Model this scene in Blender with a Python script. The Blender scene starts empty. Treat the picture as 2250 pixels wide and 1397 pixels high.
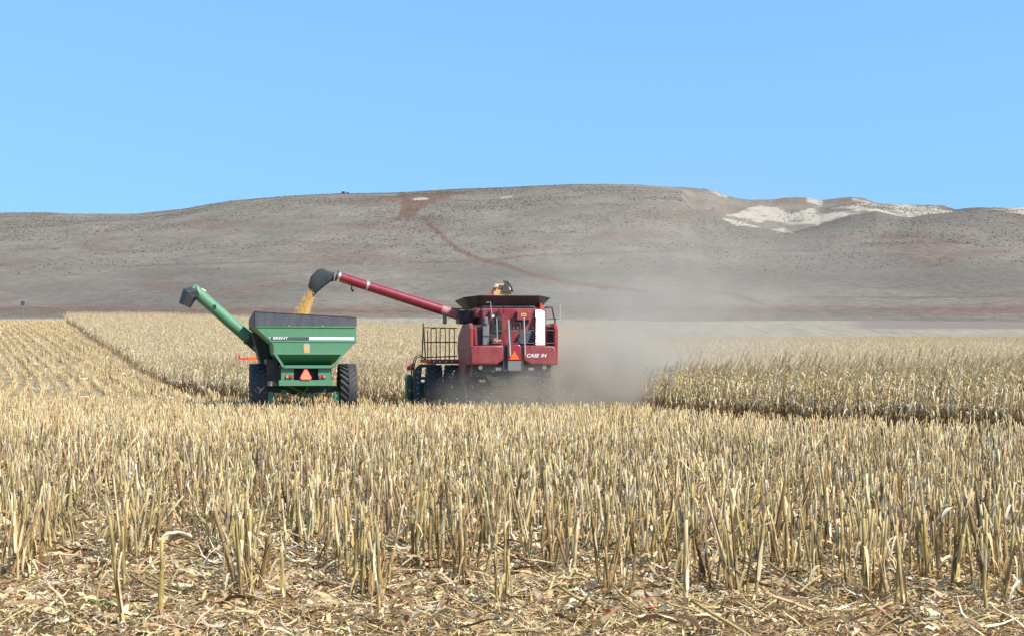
import bpy, math, random
import numpy as np
from mathutils import Vector, Matrix
R = math.radians
rng = np.random.default_rng(7)
random.seed(7)
sc = bpy.context.scene
COL = sc.collection

# ------------------------------------------------------------------ camera
F, HC, PX0, YH = 3300.0, 1.45, 1125.0, 798.0        # focal length in photo pixels, eye height, centre column, eye level row
cam_d = bpy.data.cameras.new("Camera")
cam = bpy.data.objects.new("Camera", cam_d); COL.objects.link(cam)
cam_d.sensor_width = 36.0; cam_d.sensor_fit = 'HORIZONTAL'
cam_d.lens = 36.0 * F / 2250.0
cam_d.shift_y = (YH - 698.5) / 2250.0
cam_d.clip_start = 0.1; cam_d.clip_end = 6000
cam.location = (0, 0, HC); cam.rotation_euler = (R(90), 0, 0)
sc.camera = cam
sc.render.resolution_x, sc.render.resolution_y = 1024, 635

# ------------------------------------------------------------------ light
SUN_EL, SUN_AZ = 42.0, 56.0     # azimuth: degrees to the right of straight behind the camera
sd = Vector((math.sin(R(SUN_AZ)) * math.cos(R(SUN_EL)), -math.cos(R(SUN_AZ)) * math.cos(R(SUN_EL)), math.sin(R(SUN_EL))))
world = bpy.data.worlds.new("World"); sc.world = world; world.use_nodes = True
wn = world.node_tree; bg = wn.nodes["Background"]
sky = wn.nodes.new("ShaderNodeTexSky"); sky.sky_type = 'NISHITA'; sky.sun_disc = False
sky.sun_elevation = R(SUN_EL); sky.sun_rotation = math.atan2(sd.x, sd.y)
sky.altitude = 900; sky.air_density = 1.0; sky.dust_density = 0.35; sky.ozone_density = 2.2
wg = wn.nodes.new("ShaderNodeTexCoord"); wm = wn.nodes.new("ShaderNodeMapping"); wm.inputs["Scale"].default_value = (1, 1, .5); wm.inputs["Location"].default_value = (0, 0, .34)
wn.links.new(wg.outputs["Generated"], wm.inputs[0]); wn.links.new(wm.outputs[0], sky.inputs["Vector"])
wt = wn.nodes.new("ShaderNodeMix"); wt.data_type = 'RGBA'; wt.blend_type = 'MULTIPLY'; wt.inputs[0].default_value = 1.0; wt.inputs[7].default_value = (1.30, 1.60, 1.52, 1)
wn.links.new(sky.outputs[0], wt.inputs[6]); wn.links.new(wt.outputs[2], bg.inputs[0]); bg.inputs[1].default_value = 0.15
sun_d = bpy.data.lights.new("Sun", 'SUN'); sun_d.energy = 4.8; sun_d.angle = R(0.5); sun_d.color = (1.0, 0.94, 0.84)
sun = bpy.data.objects.new("Sun", sun_d); COL.objects.link(sun)
sun.rotation_euler = sd.to_track_quat('Z', 'Y').to_euler(); sun.location = (30, -30, 60)
vs = sc.view_settings; vs.view_transform = 'Standard'; vs.look = 'None'; vs.gamma = 1.0; vs.use_curve_mapping = False
vs.exposure = 0.50
sc.cycles.volume_step_rate = 1.0; sc.cycles.volume_max_steps = 128
sc.cycles.max_bounces = 6; sc.cycles.diffuse_bounces = 3; sc.cycles.volume_bounces = 1

# ------------------------------------------------------------------ noise, terrain function
def hash2(ix, iy, seed):
    h = (ix.astype(np.int64) * 374761393 + iy.astype(np.int64) * 668265263 + seed * 982451653) & 0x7fffffff
    h = ((h ^ (h >> 13)) * 1274126177) & 0x7fffffff
    return ((h ^ (h >> 16)) & 0xffff) / 65535.0
def vnoise(x, y, seed=0):
    ix, iy = np.floor(x), np.floor(y); fx, fy = x - ix, y - iy
    fx = fx * fx * (3 - 2 * fx); fy = fy * fy * (3 - 2 * fy)
    a = hash2(ix, iy, seed); b = hash2(ix + 1, iy, seed); c = hash2(ix, iy + 1, seed); d = hash2(ix + 1, iy + 1, seed)
    return (a * (1 - fx) + b * fx) * (1 - fy) + (c * (1 - fx) + d * fx) * fy
def fbm(x, y, octv=4, seed=0):
    s, a, t = 0, 1.0, 0
    for k in range(octv):
        s = s + a * vnoise(x * 2 ** k, y * 2 ** k, seed + k * 17); t += a; a *= 0.5
    return s / t

SKY_X = [-1500, -600, 0, 100, 160, 300, 400, 500, 620, 750, 870, 960, 1100, 1250, 1380, 1450, 1520, 1560, 1600, 1640, 1700, 1740, 1790, 1803, 1825, 1870, 1900, 1925, 1990, 2074, 2082, 2105, 2135, 2165, 2250, 2500, 3200, 4500]
SKY_Y = [500, 480, 468, 466, 470, 470, 460, 443, 432, 425, 423, 418, 412, 405, 404, 409, 413, 416, 432, 441, 439, 434, 437, 444, 439, 434, 438, 447, 451, 452, 464, 462, 457, 458, 456, 480, 520, 540]
FR_X = [-1500, 0, 300, 620, 870, 1100, 1380, 1486, 1560, 1600, 1660, 1730, 1790, 1860, 1925, 1990, 2050, 2100, 2160, 2250, 2500, 3200, 4500]
FR_Y = [535, 520, 515, 482, 476, 470, 458, 456, 478, 490, 500, 514, 498, 474, 460, 477, 467, 463, 459, 472, 500, 535, 550]
KD = np.array([9., 30., 50., 60., 80., 100., 122., 150., 230., 300., 330., 450., 620., 780., 900., 1040., 1250., 1500., 3000.])
PXS = np.arange(-1600, 4601, 25.0)
def build_knots():
    Z = np.zeros((len(KD), len(PXS)))
    left = np.interp(PXS, [0, 350, 900], [1, 1, 0]); right = np.interp(PXS, [1230, 1500], [0, 1])
    mid = 1 - left - right
    prof = {  # depth: (left, mid, right) ground height
        9: (0, 0, 0), 30: (-.14, -.14, -.14), 50: (-.3, -.3, -.3), 60: (-.3, -.32, -.4), 80: (0.0, -.5, -1.0), 100: (.75, .1, -.95), 122: (2.0, 1.3, .35),
        150: (3.7, 3.0, 2.1), 230: (7.7, 6.0, 4.0), 300: (9.8, 9.3, 9.0)}
    yf = np.interp(PXS, FR_X, FR_Y); ys = np.interp(PXS, SKY_X, SKY_Y)
    for i, d in enumerate(KD):
        if d in prof:
            l, m, r = prof[d]; Z[i] = l * left + m * mid + r * right
        else:
            y330 = np.interp(PXS, [0, 1100, 1500, 1900, 2250], [694, 700, 706, 700, 699])
            if d == 330: y = y330
            elif d == 450: y = y330 * .74 + yf * .26
            elif d == 620: y = y330 * .46 + yf * .54
            elif d == 780: y = y330 * .2 + yf * .8
            elif d == 900: y = yf
            elif d == 1040:
                y = np.where(PXS > 1500, yf + 16, yf * .45 + ys * .55)
            elif d == 1250: y = ys
            elif d == 1500: y = ys + 14
            else: y = ys + 60
            Z[i] = HC + (YH - y) / F * d
    gk = np.exp(-np.arange(-12, 13) ** 2 / 50.0); gk /= gk.sum()
    for i, d in enumerate(KD):
        if 330 < d < 900: Z[i] = np.convolve(np.pad(Z[i], 12, mode='edge'), gk, 'valid')
    return Z
KZ = build_knots()
LK = np.log(KD)
def zfun(X, Y, detail=True):
    X = np.asarray(X, float); Y = np.asarray(Y, float)
    r = np.hypot(X, Y); az = np.arctan2(X, Y); azc = np.clip(az, -0.65, 0.78)
    px = PX0 + F * np.tan(azc); d = r * np.cos(azc)
    dl = np.log(np.clip(d, 9.0, 3000.0))
    t = np.interp(dl, LK, np.arange(len(LK)))
    i = np.clip(t.astype(int), 0, len(LK) - 2); ft = t - i
    # catmull-rom along depth, linear along the columns
    u = np.clip((px - PXS[0]) / 25.0, 0, len(PXS) - 1.001); j = u.astype(int); fu = u - j
    def g(ii):
        ii = np.clip(ii, 0, len(LK) - 1); return KZ[ii, j] * (1 - fu) + KZ[ii, j + 1] * fu
    p1, p2 = g(i), g(i + 1)
    far = d > 330
    s = ft
    z = p1 * (1 - s) + p2 * s
    # soften creases in the fields
    zs = 0.5 * (g(np.clip(i - 1, 0, 99)) + p2); ze = 0.5 * (p1 + g(i + 2))
    if detail:
        w = np.clip((d - 330) / 300, 0, 1)
        n = (fbm(X / 110 + 40, Y / 150 + 9, 3, 3) - 0.5) * 6 + (fbm(X / 22, Y / 40, 3, 9) - 0.5) * 1.0
        crest = np.exp(-((d - 1250) / 120) ** 2)
        z = z + n * w * (1 - 0.75 * crest)
        # drainage folds running down the slope
        fold = np.abs(fbm(px / 120.0, d / 500.0, 3, 31) - 0.5) * 2
        z = z - (1 - fold) ** 2 * 0.0 * w
    z = z + (fbm(X / 6 + 3, Y / 6, 3, 5) - 0.5) * 0.10 * np.clip((d - 4) / 10, 0, 1) * (d < 330)
    return z

# ------------------------------------------------------------------ helpers
def tag(o, label=None, cat=None, group=None, kind=None):
    if label: o["label"] = label
    if cat: o["category"] = cat
    if group: o["group"] = group
    if kind: o["kind"] = kind
    return o
def np_mesh(name, V, Q, C=None, mat=None, smooth=False, M=None):
    me = bpy.data.meshes.new(name)
    n, m = len(V), len(Q)
    me.vertices.add(n); me.vertices.foreach_set("co", np.ascontiguousarray(V, np.float32).ravel())
    me.loops.add(m * 4); me.loops.foreach_set("vertex_index", np.ascontiguousarray(Q, np.int32).ravel())
    me.polygons.add(m); me.polygons.foreach_set("loop_start", np.arange(0, m * 4, 4, dtype=np.int32))
    try: me.polygons.foreach_set("loop_total", np.full(m, 4, np.int32))
    except Exception: pass
    if smooth: me.polygons.foreach_set("use_smooth", np.ones(m, bool))
    me.update(calc_edges=True)
    if C is not None:
        ca = me.color_attributes.new("tint", 'FLOAT_COLOR', 'POINT')
        c4 = np.ones((n, 4), np.float32); c4[:, :3] = C
        ca.data.foreach_set("color", c4.ravel())
    if M is not None:
        at = me.attributes.new("zone", 'FLOAT_VECTOR', 'POINT'); at.data.foreach_set("vector", np.ascontiguousarray(M, np.float32).ravel())
    if mat: me.materials.append(mat)
    return me
def link(name, me, parent=None):
    o = bpy.data.objects.new(name, me); COL.objects.link(o)
    if parent: o.parent = parent
    return o
def empty(name, loc, rz=0.0):
    o = bpy.data.objects.new(name, None); COL.objects.link(o); o.location = loc; o.rotation_euler = (0, 0, rz); o.empty_display_size = .3
    return o

def mat_new(name):
    m = bpy.data.materials.new(name); m.use_nodes = True
    return m, m.node_tree, m.node_tree.nodes["Principled BSDF"]
def N(nt, t, **kw):
    n = nt.nodes.new(t)
    for k, v in kw.items():
        if k in n.inputs: n.inputs[k].default_value = v
        else: setattr(n, k, v)
    return n
def ramp(nt, fac, stops):
    r = nt.nodes.new("ShaderNodeValToRGB"); e = r.color_ramp.elements
    while len(e) < len(stops): e.new(0.5)
    for k, (p, c) in enumerate(stops):
        e[k].position = p; e[k].color = (*c, 1) if len(c) == 3 else c
    nt.links.new(fac, r.inputs[0]); return r.outputs[0]
def mix(nt, fac, a, b, mode='MIX'):
    n = nt.nodes.new("ShaderNodeMix"); n.data_type = 'RGBA'; n.blend_type = mode
    for s, v in ((0, fac), (6, a), (7, b)):
        if hasattr(v, "is_output"): nt.links.new(v, n.inputs[s])
        else: n.inputs[s].default_value = v if s == 0 or len(v) == 4 else (*v, 1)
    return n.outputs[2]
def noise(nt, vec, scale, detail=4, rough=.55, out=0):
    n = N(nt, "ShaderNodeTexNoise", Scale=scale, Detail=detail, Roughness=rough)
    if vec is not None: nt.links.new(vec, n.inputs["Vector"])
    return n.outputs[out]
def bump(nt, bs, h, strength=.3, dist=.02):
    b = N(nt, "ShaderNodeBump", Strength=strength, Distance=dist); nt.links.new(h, b.inputs["Height"]); nt.links.new(b.outputs[0], bs.inputs["Normal"])

def paint(name, col, rough=.4, metal=0.0, dust=.35, dustcol=(.34, .28, .21), spec=.5, scale=2.2, coat=0):
    m, nt, bs = mat_new(name)
    tc = N(nt, "ShaderNodeTexCoord"); v = tc.outputs["Object"]
    mpv = N(nt, "ShaderNodeMapping"); mpv.inputs["Scale"].default_value = (1, 1, .35); nt.links.new(v, mpv.inputs[0])
    n1 = noise(nt, mpv.outputs[0], scale * 1.6, 8, .72)
    f = ramp(nt, n1, [(.35, (0, 0, 0)), (.8, (dust, dust, dust))])
    n2 = noise(nt, v, scale * 9, 3, .6)
    base = mix(nt, n2, tuple(c * .82 for c in col), tuple(min(1, c * 1.15) for c in col))
    c = mix(nt, f, base, dustcol)
    nt.links.new(c, bs.inputs["Base Color"])
    mr = N(nt, "ShaderNodeMapRange"); nt.links.new(n1, mr.inputs[0]); mr.inputs[3].default_value = rough * .8; mr.inputs[4].default_value = min(1, rough * 1.6)
    nt.links.new(mr.outputs[0], bs.inputs["Roughness"])
    bs.inputs["Metallic"].default_value = metal; bs.inputs["Specular IOR Level"].default_value = spec
    if coat: bs.inputs["Coat Weight"].default_value = coat; bs.inputs["Coat Roughness"].default_value = .12
    bump(nt, bs, n2, .08, .01)
    return m
MT = dict(
    red=paint("red_paint", (.235, .006, .013), .36, dust=.34, coat=.3),
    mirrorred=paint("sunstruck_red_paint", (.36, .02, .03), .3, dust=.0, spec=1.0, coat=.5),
    redside=paint("red_side_paint", (.26, .012, .026), .4, dust=.3),
    glossred=paint("polished_red_paint", (.28, .008, .015), .24, dust=.0, spec=.9, coat=.6),
    tube=paint("auger_red_paint", (.23, .004, .015), .25, dust=.12, coat=.5),
    tubedust=paint("dusty_red_paint", (.36, .07, .09), .5, dust=.9, dustcol=(.42, .3, .28)),
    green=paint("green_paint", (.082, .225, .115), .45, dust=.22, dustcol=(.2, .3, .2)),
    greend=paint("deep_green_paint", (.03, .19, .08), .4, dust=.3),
    dgrey=paint("dark_grey_steel", (.05, .056, .066), .5, dust=.2),
    spout=paint("black_rubber_spout", (.024, .031, .036), .45, dust=.15),
    headgreen=paint("corn_head_green", (.016, .11, .05), .4, dust=.25),
    rim_red=paint("worn_red_metal", (.42, .13, .08), .4, dust=.4),
    shadegreen=paint("shaded_dark_green", (.012, .04, .028), .4, dust=.1),  # green with the shade under the cart put into the colour
    board=paint("blue_grey_board", (.046, .055, .070), .5, dust=.25),
    grey=paint("grey_steel", (.13, .14, .15), .5, dust=.4),
    black=paint("black_steel", (.012, .012, .013), .45, dust=.2),
    rubber=paint("tyre_rubber", (.036, .040, .047), .7, dust=.5, dustcol=(.13, .115, .095), scale=5),
    silver=paint("bright_steel", (.62, .62, .6), .3, metal=.9, dust=.15),
    rail=paint("worn_grey_rail", (.45, .43, .4), .35, metal=.3, dust=.2),
    white=paint("white_decal", (.8, .8, .8), .5, dust=.1),
    orange=paint("orange_reflector", (.95, .13, .02), .5, dust=.0),
    paleorange=paint("faded_orange_reflector", (.95, .26, .12), .5, dust=.0),
    redrefl=paint("red_reflector", (.75, .03, .03), .4, dust=.05),
    pinkrefl=paint("pale_red_lens", (.85, .2, .17), .4, dust=.05),
    yellow=paint("yellow_decal", (.8, .5, .02), .5, dust=.1),
    tan=paint("grain_window_tan", (.6, .36, .14), .5, dust=.1),
    glass=paint("dark_glass", (.02, .025, .03), .08, dust=.05, spec=.8),
    rim=paint("yellow_rim_paint", (.55, .36, .03), .5, dust=.4),
)
# corner panel glare: low roughness, full specular and a tilt aimed at the sun
def grain_mat():
    m, nt, bs = mat_new("corn_kernels")
    tc = N(nt, "ShaderNodeTexCoord"); g = N(nt, "ShaderNodeNewGeometry")
    c = ramp(nt, g.outputs["Random Per Island"], [(0, (.72, .36, .06)), (.5, (.85, .50, .13)), (1, (.9, .64, .28))])
    nt.links.new(c, bs.inputs["Base Color"]); bs.inputs["Roughness"].default_value = .5
    return m
MT['grain'] = grain_mat()
def tint_mat(name, transl=.12, rough=.75, objrand=False):
    m, nt, bs = mat_new(name)
    a = N(nt, "ShaderNodeAttribute", attribute_name="tint")
    c = a.outputs["Color"]
    geo = N(nt, "ShaderNodeNewGeometry")
    mp = N(nt, "ShaderNodeMapping"); mp.inputs["Scale"].default_value = (1, 1, .13); nt.links.new(geo.outputs["Position"], mp.inputs[0])
    n = noise(nt, mp.outputs[0], 95, 4, .65)
    c = mix(nt, 1.0, c, ramp(nt, n, [(.3, (.55, .47, .36)), (.47, (.97, .95, .9)), (.68, (1.12, 1.12, 1.1))]), 'MULTIPLY')
    if objrand:
        oi = N(nt, "ShaderNodeObjectInfo")
        c = mix(nt, 1.0, c, ramp(nt, oi.outputs["Random"], [(0, (.55, .46, .36)), (.3, (.9, .88, .8)), (.7, (1.0, 1.0, .86)), (1, (1.2, 1.18, 1.16))]), 'MULTIPLY')
    nt.links.new(c, bs.inputs["Base Color"]); bs.inputs["Roughness"].default_value = rough; bs.inputs["Specular IOR Level"].default_value = .15
    if transl:
        tr = N(nt, "ShaderNodeBsdfTranslucent"); nt.links.new(c, tr.inputs[0])
        mx = N(nt, "ShaderNodeMixShader"); mx.inputs[0].default_value = transl
        nt.links.new(bs.outputs[0], mx.inputs[1]); nt.links.new(tr.outputs[0], mx.inputs[2])
        nt.links.new(mx.outputs[0], nt.nodes["Material Output"].inputs[0])
    return m
M_STRAW = tint_mat("dry_straw"); M_STRAWO = tint_mat("dry_stalk", objrand=True)

# ------------------------------------------------------------------ ground and hills
az_f = np.arctan((np.arange(-700, 2951, 5.0) - PX0) / F)
az = np.concatenate([np.linspace(-math.pi, az_f[0] - .004, 150), az_f, np.linspace(az_f[-1] + .004, math.pi, 150)])
def poly_mask(px, y, poly):
    inside = np.zeros(px.shape, bool); n = len(poly)
    for i in range(n):
        x1, y1 = poly[i]; x2, y2 = poly[(i + 1) % n]
        if y1 == y2: continue
        c = ((y1 > y) != (y2 > y)) & (px < (x2 - x1) * (y - y1) / (y2 - y1) + x1)
        inside ^= c
    return inside
def line_mask(px, y, pts, w):
    d = np.full(px.shape, 1e9)
    for (x1, y1, w1), (x2, y2, w2) in zip(pts[:-1], pts[1:]):
        L2 = (x2 - x1) ** 2 + (y2 - y1) ** 2
        t = np.clip(((px - x1) * (x2 - x1) + (y - y1) * (y2 - y1)) / L2, 0, 1)
        dd = np.hypot(px - x1 - t * (x2 - x1), y - y1 - t * (y2 - y1)) / (w1 + (w2 - w1) * t)
        d = np.minimum(d, dd)
    return np.clip(1.3 - d, 0, 1)
def polar_sheet(name, rr, mat, zonefn):
    A, RR = np.meshgrid(az, rr)
    X, Y = RR * np.sin(A), RR * np.cos(A)
    Z = zfun(X, Y)
    nr, na = A.shape
    idx = np.arange(nr * na).reshape(nr, na)
    Q = np.stack([idx[:-1, :-1], idx[:-1, 1:], idx[1:, 1:], idx[1:, :-1]], -1).reshape(-1, 4)
    zone = zonefn(X, Y, Z) if zonefn else None
    V = np.stack([X, Y, Z], -1).reshape(-1, 3)
    me = np_mesh(name, V, Q, None, mat, True, None if zone is None else zone.reshape(-1, 3))
    return link(name, me)

def field_zone(X, Y, Z):
    d = np.hypot(X, Y) * 1.0
    w = np.clip((Y - 225) / 10, 0, 1)      # beyond the corn: combed harvested ground
    px = PX0 + F * X / np.maximum(Y, 1)
    brown = np.clip((px - 1850) / 50, 0, 1) * np.clip((Y - 283) / 4, 0, 1)
    return np.stack([w, brown, np.clip((Y - 25) / 30, 0, 1)], -1)
m, nt, bs = mat_new("field_soil_and_chaff")
geo = N(nt, "ShaderNodeNewGeometry"); P = geo.outputs["Position"]
z_ = N(nt, "ShaderNodeAttribute", attribute_name="zone"); sp = N(nt, "ShaderNodeSeparateXYZ"); nt.links.new(z_.outputs["Vector"], sp.inputs[0])
mp = N(nt, "ShaderNodeMapping"); nt.links.new(P, mp.inputs[0]); mp.inputs["Rotation"].default_value = (0, 0, .5); mp.inputs["Scale"].default_value = (1, .3, 1)
n1 = noise(nt, mp.outputs[0], 26, 6, .7); n2 = noise(nt, P, 1.1, 4); n3 = noise(nt, P, 70, 3, .7)
c = ramp(nt, n1, [(.32, (.09, .055, .03)), (.47, (.27, .19, .105)), (.6, (.42, .33, .2)), (.75, (.56, .47, .32))])
c = mix(nt, .35, c, ramp(nt, n3, [(.35, (.12, .08, .05)), (.65, (.5, .41, .28))]))
c = mix(nt, n2, c, mix(nt, .4, c, (.30, .22, .14)))
c = mix(nt, 1.0, c, (.85, .76, .64), 'MULTIPLY')
c = mix(nt, sp.outputs[2], c, mix(nt, .65, c, (.38, .30, .18)))
mp2 = N(nt, "ShaderNodeMapping"); nt.links.new(P, mp2.inputs[0]); mp2.inputs["Rotation"].default_value = (0, 0, -.6); mp2.inputs["Scale"].default_value = (1.2, .05, 1)
n4 = noise(nt, mp2.outputs[0], .9, 5, .6)
far = ramp(nt, n4, [(.3, (.20, .165, .12)), (.5, (.29, .245, .175)), (.7, (.35, .295, .21))])
c = mix(nt, sp.outputs[0], c, far)
c = mix(nt, sp.outputs[1], c, (.21, .172, .14))
nt.links.new(c, bs.inputs["Base Color"]); bs.inputs["Roughness"].default_value = .95; bs.inputs["Specular IOR Level"].default_value = .1
bump(nt, bs, n1, .8, .03)
M_FIELD = m
rr_field = np.concatenate([[0.01, 1.5, 3, 4.5, 6], np.geomspace(7, 330, 330)])
ground = polar_sheet("ground", rr_field, M_FIELD, field_zone)
tag(ground, "straw covered soil of the harvested corn field", kind="structure")

def hill_zone(X, Y, Z):
    d = np.maximum(Y, 1); px = PX0 + F * X / d; y = YH - (Z - HC) / d * F
    j = (fbm(X / 9, Y / 30, 3, 77) - .5)
    pj, yj = px + j * 34, y + j * 10
    chalk = np.zeros(px.shape)
    back = Y > 930
    ys = np.interp(px, SKY_X, SKY_Y); yf = np.interp(px, FR_X, FR_Y)
    rim = (yj - ys)
    up = poly_mask(pj, yj, [(1588, 488), (1610, 470), (1632, 462), (1660, 456), (1712, 456), (1730, 470), (1760, 462), (1800, 456), (1850, 455), (1872, 450), (1915, 448), (1940, 440), (2078, 440), (2090, 470), (2050, 470), (1985, 490), (1925, 474), (1850, 480), (1800, 495), (1762, 503), (1720, 490), (1690, 484), (1660, 500), (1630, 502)])
    chalk = np.where(up & back & (px > 1590), 1.0, chalk)
    chalk = np.where(poly_mask(pj, yj, [(1590, 480), (1640, 464), (1715, 460), (1700, 478), (1660, 500), (1610, 496)]) & (Y > 820), 1.0, chalk)
    chalk = np.where((px > 2165) & back & (rim < 22), 1.0, chalk)
    chalk = np.where((px > 1560) & (px < 1600) & back & (rim < 6), .7, chalk)
    chalk = np.where((px > 1772) & (px < 1806) & back & (rim < 9), .8, chalk)
    chalk = np.where((px > 1870) & (px < 1915) & back & (rim < 8), .7, chalk)
    for q in ([(888, 430), (915, 428), (940, 436), (905, 440)], [(1095, 434), (1128, 430), (1110, 441)], [(1690, 505), (1730, 503), (1745, 512), (1710, 512)], [(1540, 458), (1552, 457), (1556, 463)]):
        chalk = np.where(poly_mask(pj, yj, q), .85, chalk)
    hole = fbm(X / 16, Y / 30, 3, 55)
    chalk = chalk * np.clip((.68 - hole) * 8, 0, 1)
    brown = np.where(poly_mask(px + j * 16, y + j * 8, [(874, 426), (1035, 420), (985, 432), (940, 448), (905, 480), (868, 484), (880, 455)]), .85, 0.0)
    brown = np.maximum(brown, line_mask(pj * .35 + px * .65, yj * .3 + y * .7, [(930, 478, 4), (960, 510, 4.5), (1000, 545, 4.5), (1060, 573, 5), (1110, 582, 5), (1170, 604, 5.5), (1260, 622, 6), (1340, 632, 6), (1420, 640, 4)], 1) * (.45 + .9 * fbm(px / 9, y / 7, 3, 19)))
    brown = np.maximum(brown, line_mask(px, yj * .4 + y * .6, [(900, 577, 3), (1060, 573, 3), (1160, 562, 3), (1330, 556, 2.5), (1500, 551, 2)], 1) * .6)
    brown = np.maximum(brown, line_mask(px, yj * .3 + y * .7, [(300, 585, 2), (600, 575, 2), (800, 580, 2)], 1) * .5)
    brown = np.maximum(brown, line_mask(px, yj * .3 + y * .7, [(1740, 653, 2), (2000, 654, 2.4), (2260, 652, 2.5)], 1) * (.25 + .6 * fbm(px / 14, y / 9, 3, 8)))
    brown = np.maximum(brown, line_mask(px, yj * .3 + y * .7, [(1560, 640, 3), (1620, 650, 4), (1680, 670, 4)], 1) * .6)
    brown = np.maximum(brown, line_mask(px, yj * .3 + y * .7, [(1890, 537, 2), (2000, 534, 3), (2110, 534, 2)], 1) * .7)
    brown = np.maximum(brown, line_mask(px, yj * .3 + y * .7, [(1690, 552, 2), (1800, 552, 2)], 1) * .6)
    # reddish draw grass at the foot of the hill and broad patches
    foot = np.exp(-((y - 682) / 9) ** 2) * (.5 + .9 * (fbm(X / 30, Y / 12, 3, 12) - .3))
    brown = np.maximum(brown, np.clip(foot, 0, .8))
    patch = fbm(px / 230.0, y / 26.0, 4, 21)
    brown = np.maximum(brown, np.clip((patch - .56) * 2.4, 0, .34))
    grey = np.clip((fbm(px / 420.0, y / 30.0, 3, 91) - .42) * 3, 0, 1) * np.clip((y - 560) / 40, 0, 1)
    grey = np.maximum(grey, np.clip((px - 1480) / 120, 0, 1) * np.clip(1 - (y - yf - 6) / 55, 0, 1) * (Y < 935))
    return np.stack([chalk, brown, grey], -1)
m, nt, bs = mat_new("prairie_hillside")
geo = N(nt, "ShaderNodeNewGeometry"); P = geo.outputs["Position"]
z_ = N(nt, "ShaderNodeAttribute", attribute_name="zone"); sp = N(nt, "ShaderNodeSeparateXYZ"); nt.links.new(z_.outputs["Vector"], sp.inputs[0])
mp = N(nt, "ShaderNodeMapping"); nt.links.new(P, mp.inputs[0]); mp.inputs["Scale"].default_value = (1, .45, 1)
n1 = noise(nt, mp.outputs[0], .035, 6, .65); n2 = noise(nt, P, .30, 5, .8); n3 = noise(nt, P, 1.3, 2, .7)
c = ramp(nt, n1, [(.3, (.163, .139, .112)), (.5, (.207, .175, .140)), (.72, (.256, .214, .167))])
c = mix(nt, sp.outputs[2], c, (.158, .138, .112))
c = mix(nt, sp.outputs[1], c, (.165, .094, .068))
c = mix(nt, .75, c, ramp(nt, n2, [(.36, (.52, .52, .53)), (.5, (1.0, 1.0, 1.0)), (.68, (1.3, 1.26, 1.2))]), 'MULTIPLY')
ck = ramp(nt, noise(nt, P, .16, 5, .7), [(.3, (.24, .195, .15)), (.43, (.40, .34, .265)), (.7, (.49, .425, .335))])
c = mix(nt, sp.outputs[0], c, ck)
nt.links.new(c, bs.inputs["Base Color"]); bs.inputs["Roughness"].default_value = 1; bs.inputs["Specular IOR Level"].default_value = .05
bump(nt, bs, n2, .7, 1.2)
rr_hill = np.concatenate([np.geomspace(330, 860, 130), np.linspace(866, 1500, 150), np.geomspace(1540, 3000, 10)])
hills = polar_sheet("hills", rr_hill, m, hill_zone)
tag(hills, "grey brown prairie hills with pale chalk outcrops below the sky", kind="structure")

# sagebrush scatter: rough skyline
def blob_soup(n, posf, size, cols, seed):
    r = np.random.default_rng(seed)
    oct_ = np.array([[1, 0, 0], [.3, .95, 0], [-.8, .6, 0], [-.8, -.6, 0], [.3, -.95, 0], [.5, .3, .8], [-.5, .35, .9], [-.4, -.4, .7], [.45, -.4, .85]])
    Q = np.array([[0, 1, 6, 5], [1, 2, 6, 6], [2, 3, 7, 6], [3, 4, 8, 7], [4, 0, 5, 8], [5, 6, 7, 8]]); Q[1] = [1, 2, 6, 5]
    Q = np.array([[0, 1, 6, 5], [2, 3, 7, 6], [3, 4, 8, 7], [4, 0, 5, 8], [5, 6, 7, 8], [1, 2, 7, 6]])
    pos = posf(r, n); n = len(pos)
    s = size[0] + (size[1] - size[0]) * r.random((n, 1, 1)) ** 2
    V = pos[:, None, :] + oct_[None] * s * (0.7 + .6 * r.random((n, 9, 1))) * np.array([1, 1, .75])
    QQ = (Q[None] + (np.arange(n) * 9)[:, None, None]).reshape(-1, 4)
    C = np.repeat(np.array(cols)[r.integers(0, len(cols), n)], 9, 0)
    return V.reshape(-1, 3), QQ, C
def shrub_pos(r, n):
    d = 560 + 720 * r.random(n) ** .7; px = -150 + 2600 * r.random(n)
    X = (px - PX0) / F * d; dens = fbm(X / 60, d / 60, 3, 44)
    k = r.random(n) < np.clip((dens - .35) * 3.2, .05, 1) * np.clip((d - 520) / 400, .1, 1)
    X, d = X[k], d[k]
    return np.stack([X, d, zfun(X, d) + .1], -1)
V, Q, C = blob_soup(110000, shrub_pos, (.12, .55), [(.10, .095, .078), (.12, .11, .09), (.085, .085, .075), (.14, .118, .095)], 5)
o = link("sagebrush", np_mesh("sagebrush", V, Q, C, tint_mat("sage_twigs", 0, .9)))
tag(o, "dark sagebrush tufts dotted over the prairie hills", "brush", kind="stuff")

# ------------------------------------------------------------------ plant templates
def strip(pts, widths, nrm=None, col=(1, 1, 1), colend=None, fold=.0):
    """ribbon along pts; returns V,Q,C with a folded midrib when fold>0"""
    pts = np.array(pts, float); n = len(pts); T = np.gradient(pts, axis=0); T /= np.linalg.norm(T, axis=1)[:, None] + 1e-9
    side = np.cross(T, np.array(nrm if nrm is not None else (0, 0, 1.0))); side /= np.linalg.norm(side, axis=1)[:, None] + 1e-9
    up = np.cross(side, T); w = np.array(widths)[:, None] * .5
    V = np.stack([pts - side * w + up * w * fold, pts, pts + side * w + up * w * fold], 1).reshape(-1, 3)
    Q = []
    for i in range(n - 1):
        a = 3 * i; Q += [[a, a + 1, a + 4, a + 3], [a + 1, a + 2, a + 5, a + 4]]
    c0 = np.array(col); c1 = np.array(colend if colend is not None else col); t = np.linspace(0, 1, n)[:, None, None]
    C = (c0 * (1 - t) + c1 * t) * np.ones((n, 3, 1))
    return V, np.array(Q), C.reshape(-1, 3)
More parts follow.
